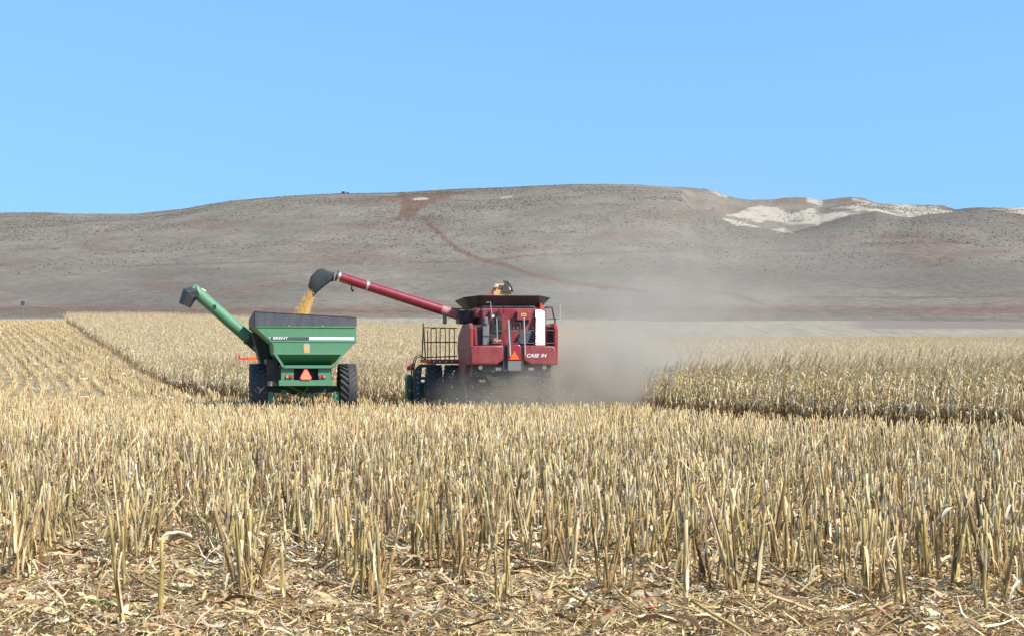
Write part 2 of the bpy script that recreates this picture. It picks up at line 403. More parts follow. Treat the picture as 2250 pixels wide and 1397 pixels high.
def flat2(pts, widths, side, col):
    pts = np.array(pts, float); side = np.array(side, float) / np.linalg.norm(side); w = np.array(widths)[:, None] * .5
    V = np.stack([pts - side * w, pts + side * w], 1).reshape(-1, 3)
    Q = [[2 * i, 2 * i + 1, 2 * i + 3, 2 * i + 2] for i in range(len(pts) - 1)]
    return V, np.array(Q), np.ones((len(V), 3)) * np.array(col)
def tube_t(pts, rad, k, cols, cap=True):
    pts = np.array(pts, float); n = len(pts); T = np.gradient(pts, axis=0); T /= np.linalg.norm(T, axis=1)[:, None]
    ref = np.array([1.0, 0, 0]) if abs(T[0][0]) < .8 else np.array([0, 1.0, 0])
    A = np.cross(T, ref); A /= np.linalg.norm(A, axis=1)[:, None]; B = np.cross(T, A)
    th = np.arange(k) * 2 * math.pi / k
    V = (pts[:, None] + np.array(rad)[:, None, None] * (np.cos(th)[None, :, None] * A[:, None] + np.sin(th)[None, :, None] * B[:, None])).reshape(-1, 3)
    Q = [[i * k + j, i * k + (j + 1) % k, (i + 1) * k + (j + 1) % k, (i + 1) * k + j] for i in range(n - 1) for j in range(k)]
    C = np.repeat(np.array(cols, float), k, 0)
    if cap and k == 6:
        a = (n - 1) * k; Q += [[a, a + 1, a + 2, a + 3], [a, a + 3, a + 4, a + 5]]
    if cap and k == 4: a = (n - 1) * k; Q += [[a, a + 1, a + 2, a + 3]]
    return V, np.array(Q), C
def join(parts):
    V, Q, C, o = [], [], [], 0
    for v, q, c in parts:
        V.append(v); Q.append(q + o); C.append(c); o += len(v)
    return np.concatenate(V), np.concatenate(Q), np.concatenate(C)
STRAW = [(.56, .405, .21), (.60, .455, .26), (.48, .34, .17), (.65, .525, .33), (.57, .43, .19), (.44, .33, .15), (.35, .225, .12)]
BROWN = [(.24, .145, .075), (.32, .2, .11), (.2, .12, .065)]
PALE = [(.70, .59, .42), (.74, .65, .49), (.66, .52, .37)]
def leaf_pts(r, base, ang, L, rise, droop, n=5, twist=.2, reach=.75):
    t = np.linspace(0, 1, n); dx, dy = math.cos(ang), math.sin(ang)
    out = L * (t ** .8) * reach; zz = rise * np.sin(np.minimum(t * 1.6, 1.57)) - droop * t ** 2
    tw = twist * r.normal() * t * L
    return np.stack([base[0] + dx * out - dy * tw, base[1] + dy * out + dx * tw, base[2] + zz], -1)
def stalk_tpl(r, near=True):
    H = .47 * (1 + .18 * r.normal()); H = max(.18, min(.66, H))
    rad = .0085 * (1 + .25 * r.normal()); lean = r.normal(size=2) * .045
    base = STRAW[r.integers(len(STRAW))]; dk = np.array(BROWN[r.integers(3)])
    if near:
        t = np.array([-.05, .04, .045, .28, .33, .62, .67, 1.0]); rm = np.array([1.25, 1.25, 1.35, 1.05, 1.25, .95, 1.12, .92])
    else:
        t = np.array([-.05, .5, 1.0]); rm = np.array([1.2, 1.05, .95])
    pts = np.stack([lean[0] * t + .01 * np.sin(t * 5), lean[1] * t, H * t], -1)
    c = np.array(base)[None] * (.9 + .2 * r.random((len(t), 1))) * np.ones((len(t), 1))
    k = np.clip((.3 - t) / .35, 0, 1)[:, None]; c = c * (1 - k * .55) + dk * k * .55
    if near:
        c[4] *= .6; c[6] *= .65
    parts = [tube_t(pts, rad * rm, 6 if near else 4, c)]
    nl = r.integers(2, 6) if near else r.integers(0, 2)
    for _ in range(nl):
        zb = H * r.uniform(.1, .9); ang = r.uniform(0, 6.28); L = r.uniform(.08, .32)
        b = (lean[0] * zb / H, lean[1] * zb / H, zb)
        p = leaf_pts(r, b, ang, L * .6, r.uniform(-.02, .08), r.uniform(.1, .35), 5 if near else 3)
        w = r.uniform(.007, .024)
        cc = (PALE + STRAW + BROWN)[r.integers(12)]
        parts.append(strip(p, np.array([.6, 1, .9, .6, .12] if near else [.7, 1, .2]) * w, (-math.sin(ang) * .2, math.cos(ang) * .2, 1), cc, np.array(cc) * .9, .35))
    # sheath clinging to the stalk
    for _ in range(2 if near else 0):
        z0 = H * r.uniform(.05, .5); z1 = min(H * 1.08, z0 + r.uniform(.12, .26)); a = r.uniform(0, 6.28)
        off = np.array([math.cos(a), math.sin(a)]) * rad * 1.3
        p = [(off[0] + lean[0] * z / H, off[1] + lean[1] * z / H, z) for z in np.linspace(z0, z1, 4)]
        p[-1] = (p[-1][0] + off[0] * 1.2, p[-1][1] + off[1] * 1.2, p[-1][2])
        cc = (PALE + STRAW)[r.integers(9)]
        parts.append(strip(p, [.017, .020, .017, .007], (math.cos(a), math.sin(a), .05), cc, None, -.3))
    # split ragged top
    if near and r.random() < .6:
        a = r.uniform(0, 6.28)
        p = [(lean[0], lean[1], H * .93), (lean[0] + .012 * math.cos(a), lean[1] + .012 * math.sin(a), H + r.uniform(.02, .07))]
        parts.append(flat2(p, [.016, .005], (-math.sin(a), math.cos(a), 0), PALE[r.integers(3)]))
    return join(parts)
def corn_tpl(r, near=True):
    H = 1.52 * (1 + .06 * r.normal()); lean = np.array([.26 + .08 * r.normal(), .02 * r.normal()])
    n = 7 if near else 4
    t = np.linspace(0, 1, n); bend = t ** 2.6
    pts = np.stack([lean[0] * bend, lean[1] * bend, H * t * (1 - .02 * t)], -1)
    base = np.array(STRAW[r.integers(len(STRAW))]); dk = np.array(BROWN[r.integers(3)])
    k = np.clip((.62 - t) / .3, 0, 1)[:, None]
    c = base * (1 - k * .8) + dk * k * .7  # lower stalk: dead brown, with the crop's base shade painted in
    parts = [tube_t(pts, np.linspace(.014, .005, n) * (1 if near else 1.3), 4 if near else 3, c, False)]
    def at(f):
        return np.array([np.interp(f, t, pts[:, i]) for i in range(3)])
    nl = r.integers(13, 17) if near else 8
    a0 = r.uniform(0, 6.28)
    for i in range(nl):
        f = .12 + .8 * i / nl + r.uniform(-.03, .03) if near else .38 + .55 * i / nl
        ang = a0 + i * math.pi + r.normal() * .5
        L = r.uniform(.25, .5) * (1.25 - .4 * f)
        lo = f < .45
        p = leaf_pts(r, at(f), ang, L, r.uniform(.08, .2) * (.6 if lo else 1.1), r.uniform(.3, .6) if lo else r.uniform(.15, .5), 6 if near else 4, .2, r.uniform(.35, .7))
        hz = np.clip((p[:, 2] - .3), 0, 2)
        p[:, 0] += .10 * hz * np.linspace(0, 1, len(p))
        cc = np.array((STRAW[:5] + PALE + PALE + [(.66, .56, .40)] * 4)[r.integers(15)]) * 1.0 if f > .42 else np.array((BROWN + STRAW[:2] + BROWN + BROWN + BROWN)[r.integers(14)]) * .8  # low leaves dead brown, darkened further to paint in shade at the base
        w = r.uniform(.018, .042) * (1 if near else 1.35)
        ww = np.array([.5, .95, 1, .85, .55, .1] if near else [.6, 1, .8, .15]) * w
        if near: parts.append(strip(p, ww, (-math.sin(ang) * .3, math.cos(ang) * .3, 1), cc, cc * .95, .4))
        else: parts.append(flat2(p, ww, (-math.sin(ang), math.cos(ang), r.normal() * .4), cc))
    if near:   # drooping ear in its husk
        ang = r.uniform(0, 6.28); b = at(.42)
        e = np.array([b + np.array([math.cos(ang) * q, math.sin(ang) * q, zq]) for q, zq in ((.01, .02), (.05, .0), (.075, -.08), (.085, -.19))])
        cc = np.array(PALE[r.integers(3)])
        parts.append(tube_t(e, [.012, .027, .028, .008], 6, np.stack([cc * .8, cc, cc, cc * .7]), False))
    top = at(1.0)
    for i in range(6 if near else 3):   # tassel
        a = r.uniform(0, 6.28); L = r.uniform(.12, .24)
        p = [top - [0, 0, .05], top + np.array([.4 * L + math.cos(a) * .25 * L, math.sin(a) * .25 * L, L * .75])]
        parts.append(flat2(p, [.008 if near else .014, .004], (-math.sin(a), math.cos(a), .1), (.36, .27, .17) if r.random() < .7 else (.5, .4, .25)))
    return join(parts)
def soup(tpls, pos, seed, yaw=True, smin=.85, smax=1.15, tint=.2, leanamt=.0, brk=.0):
    r = np.random.default_rng(seed); n = len(pos); which = r.integers(0, len(tpls), n)
    VV, QQ, CC, off = [], [], [], 0
    for k, (V, Q, C) in enumerate(tpls):
        p = pos[which == k]; m_ = len(p)
        if not m_: continue
        th = r.uniform(0, 6.283, m_) if yaw is True else r.normal(size=m_) * yaw
        c, s = np.cos(th)[:, None], np.sin(th)[:, None]; sc_ = r.uniform(smin, smax, (m_, 1))
        x = (V[None, :, 0] * c - V[None, :, 1] * s) * sc_; y = (V[None, :, 0] * s + V[None, :, 1] * c) * sc_; z = V[None, :, 2] * sc_ * r.uniform(.88, 1.12, (m_, 1))
        if leanamt:
            hv_ = np.where(r.random((m_, 1)) < brk, 6.0, 1.0)
            lx, ly = r.normal(size=(m_, 1)) * leanamt * hv_, r.normal(size=(m_, 1)) * leanamt * hv_
            x = x + lx * z; y = y + ly * z
        W = np.stack([x + p[:, None, 0], y + p[:, None, 1], z + p[:, None, 2]], -1)
        VV.append(W.reshape(-1, 3)); nv = len(V)
        QQ.append((Q[None] + (np.arange(m_) * nv)[:, None, None]).reshape(-1, 4) + off); off += m_ * nv
        tt = (1 + tint * r.normal(size=(m_, 1, 1))) * (1 + .04 * r.normal(size=(m_, 1, 3)))
        CC.append(np.clip(C[None] * tt, .01, .82).reshape(-1, 3))
    return np.concatenate(VV), np.concatenate(QQ), np.concatenate(CC)

# ------------------------------------------------------------------ crop layout
# the seed rows bend to the left as they run away from the camera
cy = np.linspace(0, 260, 521); cs = np.interp(cy, [0, 9, 30, 60, 100, 260], [-.24, -.24, -.22, -.27, -.38, -.36]); cx = np.concatenate([[0], np.cumsum(cs[:-1] * .5)])
def rowx(x0, y): return x0 + np.interp(y, cy, cx)
def edge(y): return np.interp(y, [18, 24, 27, 30, 35, 41, 49, 57.8, 58.2, 62, 66, 72, 85, 100, 122, 150, 232], [24, 17.5, 12.8, 10.3, 7.6, 5.4, 4.5, 3.6, -4.2, -8.2, -11.9, -15.4, -20.4, -25, -32.5, -42.3, -69.5])
def plants(y0, y1, step, jitter, margin, frm=0.0):
    out = []
    xs = np.arange(-140, 190, .76)
    ys = np.arange(y0, y1, step)
    Xr, Yr = np.meshgrid(xs, ys, indexing='ij')
    Yr = Yr + rng.uniform(-.5, .5, Yr.shape) * step
    X = rowx(Xr, Yr) + rng.normal(size=Yr.shape) * jitter
    half = Yr * (PX0 / F) + margin
    k = np.abs(X) < half
    return X[k], Yr[k]
X1, Y1 = plants(8.4, 62, .060, .04, 3.2)
X1 = X1 + rng.normal(size=len(X1)) * np.interp(Y1, [8.5, 10.6, 15, 62], [.02, .06, .22, .25])
endj = 8.6 + .6 * vnoise(X1 * 1.3 + 50, X1 * 0, 3)
k = (X1 < edge(Y1) - .15) & (Y1 > endj)
# gaps where stalks are broken down
g = fbm(X1 / 1.1 + 11, Y1 / 1.6, 3, 61); k &= ~((g > .66) & (rng.random(len(g)) < .85)); k &= rng.random(len(g)) > .08
# machine tracks
X1, Y1 = X1[k], Y1[k]
stray = np.array([(-2.12, 8.2), (-1.98, 8.45), (1.0, 8.6), (-1.35, 8.8), (2.3, 8.8), (-.75, 8.5), (2.72, 8.6)])
X1 = np.concatenate([X1, stray[:, 0]]); Y1 = np.concatenate([Y1, stray[:, 1]])
P1 = np.stack([X1, Y1, zfun(X1, Y1)], -1)
inview = np.abs(P1[:, 0]) < P1[:, 1] * PX0 / F
order = np.argsort(np.where(inview, P1[:, 1], 1e6)); first, rest = order[:300], order[300:]
r1 = np.random.default_rng(11)
near_tpl = [stalk_tpl(r1, True) for _ in range(40)]
far_tpl = [stalk_tpl(r1, False) for _ in range(14)]
near_me = [np_mesh("corn_stubble_stalk", *tp, M_STRAWO, True) for tp in near_tpl]
for i in first:
    o = link("corn_stubble_stalk", near_me[int(r1.integers(len(near_me)))])
    o.location = P1[i]; o.rotation_euler = (r1.normal() * .07, r1.normal() * .07, r1.uniform(0, 6.28)); s = r1.uniform(.82, 1.15); o.scale = (s, s, s * r1.uniform(.9, 1.12))
    tag(o, "short cut dry corn stalk standing in the nearest stubble rows above the leaf litter", "corn stalk", "cut corn stalks in the front stubble rows")
Pr = P1[rest]; nearm = Pr[:, 1] < 26
V, Q, C = soup(near_tpl, Pr[nearm], 21, leanamt=.085, smin=.75, tint=.22, brk=.09); 
mid_fat = [(np.concatenate([v_[:, :2] * 1.3, v_[:, 2:]], 1), q_, c_) for v_, q_, c_ in far_tpl]
V2, Q2, C2 = soup(mid_fat, Pr[~nearm], 22, leanamt=.08, brk=.04, smin=.8, smax=1.0)
# stubble climbing the rise on the left
X3, Y3 = plants(62, 232, .2, .035, 12)
rowi = np.round((X3 - np.interp(Y3, cy, cx) + 140) / .76).astype(int); k = (X3 < edge(Y3) - .2) & ((rowi % 2 == 0) | (rng.random(len(X3)) < .42)); X3, Y3 = X3[k], Y3[k]
P3 = np.stack([X3, Y3, zfun(X3, Y3)], -1)
far_fat = []
for tpv in far_tpl:
    v = tpv[0].copy(); v[:, :2] *= 1.9; far_fat.append((v, tpv[1], tpv[2]))
V4, Q4, C4 = soup(far_fat, P3, 23, leanamt=.08)
V, Q, C = np.concatenate([V, V2, V4]), np.concatenate([Q, Q2 + len(V), Q4 + len(V) + len(V2)]), np.concatenate([C, C2, C4])
o = link("corn_stubble", np_mesh("corn_stubble", V, Q, C, M_STRAW))
tag(o, "dense dry corn stubble filling the harvested field behind the front rows", "stubble", kind="stuff")

# standing corn
r2 = np.random.default_rng(12)
corn_near = [corn_tpl(r2, True) for _ in range(14)]
corn_far = [corn_tpl(r2, False) for _ in range(12)]
corn_dist = []
for _ in range(14):
    v_, q_, c_ = corn_tpl(r2, False); hk = np.clip((v_[:, 2:3] - .75) / .3, 0, 1) * .6; corn_dist.append((v_, q_, (c_ * (1 - hk) + np.array([.60, .49, .33]) * hk)))
XA, YA = plants(20, 84, .155, .06, 5.0)
k = (XA > edge(YA) + .1); XA, YA = XA[k], YA[k]
corn_far = [(v_, q_, c_ * (1 - .35 * np.clip((v_[:, 2:3] - .75) / .3, 0, 1)) + np.array([.56, .45, .30]) * .35 * np.clip((v_[:, 2:3] - .75) / .3, 0, 1)) for v_, q_, c_ in corn_far]
# keep the ground under the machines' header clear
k = ~((YA > 50) & (YA < 59.5) & (XA < 3.0)); XA, YA = XA[k], YA[k]
PA = np.stack([XA, YA, zfun(XA, YA)], -1)
inview = (np.abs(PA[:, 0]) < PA[:, 1] * PX0 / F) & (PA[:, 0] - edge(PA[:, 1]) < 1.3)
order = np.argsort(np.where(inview, PA[:, 1], 1e6)); first, rest = order[:300], order[300:]
cme = [np_mesh("corn_plant", *tp, M_STRAWO) for tp in corn_near]
for i in first:
    o = link("corn_plant", cme[int(r2.integers(len(cme)))])
    o.location = PA[i]; s = r2.uniform(.88, 1.1); o.rotation_euler = (r2.normal() * .05, r2.normal() * .05, r2.normal() * .6); o.scale = (s, s, s)
    tag(o, "tall dry standing corn plant at the cut edge of the uncut crop on the right", "corn plant", "standing corn plants along the cut edge on the right")
Pr = PA[rest]; nm = (Pr[:, 1] < 62) & (Pr[:, 0] - edge(Pr[:, 1]) < 9) | ((Pr[:, 0] - edge(Pr[:, 1]) < 2.5))
V, Q, C = soup(corn_near, Pr[nm], 31, yaw=.7, leanamt=.06)
V2, Q2, C2 = soup(corn_far, Pr[~nm], 32, yaw=.8, leanamt=.08)
XB, YB = plants(84, 234, .27, .1, 6)
k = (XB > edge(YB) + .1); XB, YB = XB[k], YB[k]
PB = np.stack([XB, YB, zfun(XB, YB)], -1)
V3, Q3, C3 = soup(corn_dist, PB, 33, yaw=.8, leanamt=.08, smin=.88, smax=1.02, tint=.1); C3 = np.clip(C3 * 1.12, 0, .8)
V, Q, C = np.concatenate([V, V2, V3]), np.concatenate([Q, Q2 + len(V), Q3 + len(V) + len(V2)]), np.concatenate([C, C2, C3])
o = link("standing_corn", np_mesh("standing_corn", V, Q, C, M_STRAW))
tag(o, "pale dry uncut corn crop filling the field behind its cut edge", "corn crop", kind="stuff")

# leaf litter
r4 = np.random.default_rng(14); lit = []
for i in range(39):
    kind = i % 13
    L = r4.uniform(.09, .34); w = r4.uniform(.008, .030); n = 7
    if kind in (3, 9): L, w = r4.uniform(.14, .22), r4.uniform(.03, .05)
    t = np.linspace(-.5, .5, n); amp = r4.uniform(.01, .05); curl = r4.normal() * .7
    p = np.stack([t * L, curl * L * t ** 2, .012 + amp * np.abs(np.sin(t * 4 + r4.uniform(0, 3))) + r4.uniform(0, .05) * (t + .5)], -1)
    cc = tuple(np.array((PALE + STRAW[:5] + STRAW[:5] + PALE + BROWN + [(.44, .27, .14), (.62, .42, .26), (.66, .46, .30), (.55, .36, .2)])[r4.integers(22)]) * 1.06)
    if kind == 5:
        cc = STRAW[r4.integers(6)]; lit.append(tube_t(p[:, :] * [1.1, .3, .3] + [0, 0, .01], np.full(n, .008), 4, np.ones((n, 3)) * cc)); continue
    lit.append(strip(p, np.array([.2, .7, 1, 1, .85, .6, .1]) * w, (0, r4.normal() * .4, 1), cc, np.array(cc) * .9, r4.uniform(-.2, .35)))
def litter_pts(n, y0, y1, seed):
    r = np.random.default_rng(seed); d = np.sqrt(r.uniform(y0 * y0, y1 * y1, n)); X = (r.random(n) * 2 - 1) * (d * PX0 / F + 1.5)
    k = X < edge(d) + 2; X, d = X[k], d[k]
    return np.stack([X, d, zfun(X, d) + r.uniform(0, .05, len(X)) * (r.random(len(X)) < .5)], -1)
def lit_soup(pos, seed, smin, smax):
    r = np.random.default_rng(seed); tp = []
    for V, Q, C in lit:
        for q in range(3):
            a, b = r.normal() * .35, r.normal() * .22
            Rm = np.array(Matrix.Rotation(a, 3, 'X') @ Matrix.Rotation(b, 3, 'Y')); W = V @ Rm.T; W[:, 2] -= min(0, W[:, 2].min()) * .8; tp.append((W, Q, C))
    return soup(tp, pos, seed, smin=smin, smax=smax, tint=.2)
a = lit_soup(np.concatenate([litter_pts(15000, 7.9, 12.5, 41)]), 42, .35, 1.1)
def hill_lit(n, seed):
    p = litter_pts(n, 55, 232, seed); return p[(p[:, 0] < edge(p[:, 1]) - .3) & (p[:, 0] < 0)]
farl = lit_soup(hill_lit(26000, 51), 52, 2.0, 3.6)
fine = lit_soup(np.concatenate([litter_pts(38000, 7.3, 10.4, 47), litter_pts(9000, 10.4, 14, 49)]), 48, .14, .45); fine = (fine[0], fine[1], np.clip(fine[2] * [1.2, 1.16, 1.1], 0, .8)); b = lit_soup(litter_pts(10000, 12.5, 26, 43), 44, .8, 1.5); c_ = lit_soup(litter_pts(5000, 26, 60, 45), 46, 1.3, 2.2)
offs = np.cumsum([0] + [len(q_[0]) for q_ in (a, b, c_, fine)]); pk = (a, b, c_, fine, farl)
V = np.concatenate([q_[0] for q_ in pk]); Q = np.concatenate([q_[1] + of_ for q_, of_ in zip(pk, offs)]); C = np.concatenate([q_[2] for q_ in pk])
o = link("leaf_litter", np_mesh("leaf_litter", V, Q, C, M_STRAW))
tag(o, "dry corn leaves, husks and broken stalks littering the ground", "litter", kind="stuff")

def cluster(name, label, cat, loc, build):
    o = link(name, np_mesh(name, *build, M_STRAW)); o.location = (loc[0], loc[1], float(zfun(loc[0], loc[1])) + loc[2]); tag(o, label, cat); return o
def husk_tpl(r, n=5, L=.2):
    ps = []
    for i in range(n):
        a = r.normal() * .5 + 3.0; p = leaf_pts(r, (0, 0, 0), a, L * r.uniform(.7, 1.3), r.uniform(-.01, .05), r.uniform(.0, .12), 7)
        cc = PALE[r.integers(3)]; ps.append(strip(p, np.array([.3, .8, 1, 1, .9, .6, .1]) * r.uniform(.04, .07), (.3 * r.normal(), .3 * r.normal(), 1), cc, None, .5))
    return join(ps)
r5 = np.random.default_rng(15)
def atpx(px, py_base, z0=0.0): d = HC * F / (py_base - YH); return ((px - PX0) / F * d, d)
x, y = atpx(420, 1300); cluster("corn_husk", "large pale curled corn husk caught in the front stubble left of the grain cart", "corn husk", (x, y, .36), husk_tpl(r5, 7, .2))
x, y = atpx(2105, 1260); cluster("corn_husk", "pale corn husk hooked over stalks near the right side of the picture", "corn husk", (x, y, .46), husk_tpl(r5, 5, .2))
x, y = atpx(265, 1230); cluster("corn_husk", "small whitish corn husk standing behind the left stalk clumps", "corn husk", (x, y, .1), husk_tpl(r5, 4, .13))
def weed_tpl(r):
    ps = []
    for i in range(26):
        a = r.uniform(0, 6.28); b = r.normal(size=2) * .05
        ps.append(strip(leaf_pts(r, (b[0], b[1], .0), a, .07, .04, .02, 4), np.array([.4, 1, .8, .1]) * .016, (0, 0, 1), (.06, .16, .045), (.09, .2, .06), .3))
    return join(ps)
for (px, py, lb) in ((1250, 1292, "small green weed at the foot of a tall cut stalk"), (1055, 1305, "low green weed sprawling among pale husks left of the middle"), (225, 1340, "green weed sprig in the litter near the bottom left corner"), (1860, 1295, "green weed tuft in the litter between stalk clumps on the right")):
    x, y = atpx(px, py); cluster("weed", lb, "weed", (x, y, .02), weed_tpl(r5))
def cob_tpl(r):
    ps = []
    for i in range(1):
        a = r.uniform(-.5, .5); L = .06; b = np.array([0, 0, .02])
        p = [b + np.array([math.cos(a), math.sin(a), .1]) * L * t for t in (-.6, -.2, .3, .7)]
        ps.append(tube_t(p, [.006, .011, .011, .005], 6, np.ones((4, 3)) * (.45, .06, .04)))
    return join(ps)
for (px, py, lb) in ((1335, 1362, "broken red corn cob lying in the litter just right of the middle"), (1935, 1362, "broken red corn cob lying in the litter at the lower right"), (430, 1376, "broken red corn cob lying in the litter at the lower left"), (1432, 1352, "small red cob farther back in the litter, second one right of the middle")):
    x, y = atpx(px, py); cluster("corn_cob", lb, "corn cob", (x, y, .03), cob_tpl(r5))

# ------------------------------------------------------------------ mechanical mesh builder
class MB:
    def __init__(s): s.v, s.f = [], []
    def add(s, v, f): o = len(s.v); s.v += [tuple(p) for p in v]; s.f += [tuple(i + o for i in q) for q in f]; return s
    def box(s, x0, x1, y0, y1, z0, z1):
        return s.add([(x0, y0, z0), (x1, y0, z0), (x1, y1, z0), (x0, y1, z0), (x0, y0, z1), (x1, y0, z1), (x1, y1, z1), (x0, y1, z1)],
                     [(0, 3, 2, 1), (4, 5, 6, 7), (0, 1, 5, 4), (1, 2, 6, 5), (2, 3, 7, 6), (3, 0, 4, 7)])
    def hexa(s, p): return s.add(p, [(0, 3, 2, 1), (4, 5, 6, 7), (0, 1, 5, 4), (1, 2, 6, 5), (2, 3, 7, 6), (3, 0, 4, 7)])
    def prism(s, poly, y0, y1, axis='y'):     # polygon in the plane, extruded along axis
        n = len(poly)
        mk = {'y': lambda a, b, t: (a, t, b), 'x': lambda a, b, t: (t, a, b), 'z': lambda a, b, t: (a, b, t)}[axis]
        v = [mk(a, b, y0) for a, b in poly] + [mk(a, b, y1) for a, b in poly]
        f = [tuple(range(n)), tuple(range(2 * n - 1, n - 1, -1))] + [(i, n + i, n + (i + 1) % n, (i + 1) % n) for i in range(n)]
        return s.add(v, f)
    def tube(s, pts, r, k=10, cap=True):
        pts = [Vector(p) for p in pts]; n = len(pts); rs = r if isinstance(r, (list, tuple)) else [r] * n; o = len(s.v)
        A = None
        for i, p in enumerate(pts):
            T = (pts[min(i + 1, n - 1)] - pts[max(i - 1, 0)]).normalized()
            if A is None: A = T.orthogonal().normalized()
            A = (A - T * A.dot(T)).normalized(); B = T.cross(A)
            for j in range(k):
                a = 2 * math.pi * j / k; s.v.append(tuple(p + (A * math.cos(a) + B * math.sin(a)) * rs[i]))
        for i in range(n - 1):
            for j in range(k): s.f.append((o + i * k + j, o + i * k + (j + 1) % k, o + (i + 1) * k + (j + 1) % k, o + (i + 1) * k + j))
        if cap: s.f.append(tuple(o + j for j in range(k - 1, -1, -1))); s.f.append(tuple(o + (n - 1) * k + j for j in range(k)))
        return s
    def lathe_x(s, prof, c, k=40, closed=True):   # prof: (x, radius) about the x axis through c
        o = len(s.v); n = len(prof)
        for j in range(k):
            a = 2 * math.pi * j / k
            for x, r in prof: s.v.append((c[0] + x, c[1] + r * math.cos(a), c[2] + r * math.sin(a)))
        for j in range(k):
            for i in range(n if closed else n - 1):
                a, b = o + j * n + i, o + j * n + (i + 1) % n; a2, b2 = o + ((j + 1) % k) * n + i, o + ((j + 1) % k) * n + (i + 1) % n
                s.f.append((a, b, b2, a2))
        return s
    def plate(s, quad, th):       # thick quad
        q = [Vector(p) for p in quad]; nrm = (q[1] - q[0]).cross(q[-1] - q[0]).normalized() * th
        n = len(q); v = q + [p + nrm for p in q]
        return s.add(v, [tuple(range(n - 1, -1, -1)), tuple(range(n, 2 * n))] + [(i, (i + 1) % n, n + (i + 1) % n, n + i) for i in range(n)])
    def build(s, name, mat, parent=None, bevel=0, smooth=False, label=None):
        me = bpy.data.meshes.new(name); me.from_pydata(s.v, [], s.f)
        import bmesh
        bm = bmesh.new(); bm.from_mesh(me); bmesh.ops.recalc_face_normals(bm, faces=bm.faces); bm.to_mesh(me); bm.free()
        me.materials.append(MT[mat] if isinstance(mat, str) else mat)
        if smooth: me.polygons.foreach_set("use_smooth", [True] * len(me.polygons)); me.set_sharp_from_angle(angle=R(38))
        o = link(name, me, parent)
        if bevel:
            b = o.modifiers.new("bevel", 'BEVEL'); b.width = bevel; b.segments = 2; b.limit_method = 'ANGLE'; b.angle_limit = R(30)
        if label: o["label"] = label
        return o
def text_mesh(txt, size, loc, mat, parent, name, shear=.0, sx=1.0, ext=.004, bold=.0, rz=0.0):
    c = bpy.data.curves.new(name, 'FONT'); c.body = txt; c.size = size; c.shear = shear; c.extrude = ext; c.offset = bold; c.align_x = 'CENTER'; c.align_y = 'CENTER'
    to = bpy.data.objects.new("tmp", c); COL.objects.link(to)
    dg = bpy.context.evaluated_depsgraph_get(); me = bpy.data.meshes.new_from_object(to.evaluated_get(dg)); bpy.data.objects.remove(to)
    me.name = name; me.materials.clear(); me.materials.append(MT[mat])
    o = link(name, me, parent); o.location = loc; o.rotation_euler = (R(90), 0, rz); o.scale = (sx, 1, 1); return o
def wheel(parent, c, rad, w, rimmat, lugs=22, name="wheel", rimr=.5):
    h = w / 2; wr = rad - .065
    o = MB(); prof = [(-h * .8, rad * rimr), (-h, rad * .72), (-h * .98, wr * .93), (-h * .8, wr * .985), (-h * .3, wr), (h * .3, wr), (h * .8, wr * .985), (h * .98, wr * .93), (h, rad * .72), (h * .8, rad * rimr)]
    o.lathe_x(prof, c, 48)
    W = o.build(name, 'rubber', parent, smooth=True)
    lg = MB()
    def P(x, a, r): return (c[0] + x, c[1] + r * math.cos(a), c[2] + r * math.sin(a))
    for k in range(lugs):
        for sgn in (-1, 1):
            a0 = 2 * math.pi * (k + (.5 if sgn > 0 else 0)) / lugs; da = .075 * 22 / lugs
            sweep = .36
            x0, x1 = sgn * -.03 * w, sgn * h * 1.0
            am, ae = a0, a0 - sweep
            q = []
            for rr0 in (wr - .02, rad):
                q += [P(x0, am - da / 2, rr0), P(x1, ae - da / 2, rr0 - .012), P(x1, ae + da / 2, rr0 - .012), P(x0, am + da / 2, rr0)]
            lg.hexa(q)
    lg.build("tread_lug", 'rubber', W)
    rm = MB(); rm.lathe_x([(-h * .78, rad * (rimr + .02)), (-h * .6, rad * rimr * .9), (-h * .15, rad * rimr * .75), (-h * .12, rad * .12), (h * .12, rad * .12), (h * .15, rad * rimr * .75), (h * .6, rad * rimr * .9), (h * .78, rad * (rimr + .02))], c, 32)
    rm.tube([(c[0] - h * .3, c[1], c[2]), (c[0] + h * .3, c[1], c[2])], rad * .16, 16)
    rm.build("rim", rimmat, W, smooth=True)
    return W

# ------------------------------------------------------------------ combine harvester
GZ = -.3
A_C = R(8)
comb = empty("combine_harvester", (.10, 50.0, GZ), A_C)
tag(comb, "red combine harvester seen from behind, unloading grain through its long raised auger", "combine")
b = MB(); b.prism([(-1.22, 1.75), (1.17, 1.75), (1.17, 3.56), (1.12, 3.60), (-1.0, 3.60), (-1.0, 2.98), (-1.22, 2.90)], .75, 5.0); b.build("body", 'red', comb, .03)
MB().prism([(-1.18, 2.40), (-1.04, 2.40), (-1.04, 2.86), (-1.12, 2.92), (-1.18, 2.86)], .70, .76).build("service_gap", 'black', comb)
MB().prism([(-1.30, 2.36), (-1.20, 2.36), (-1.22, 2.9), (-1.32, 3.02)], .5, .9).build("corner_trim", 'red', comb, .02)
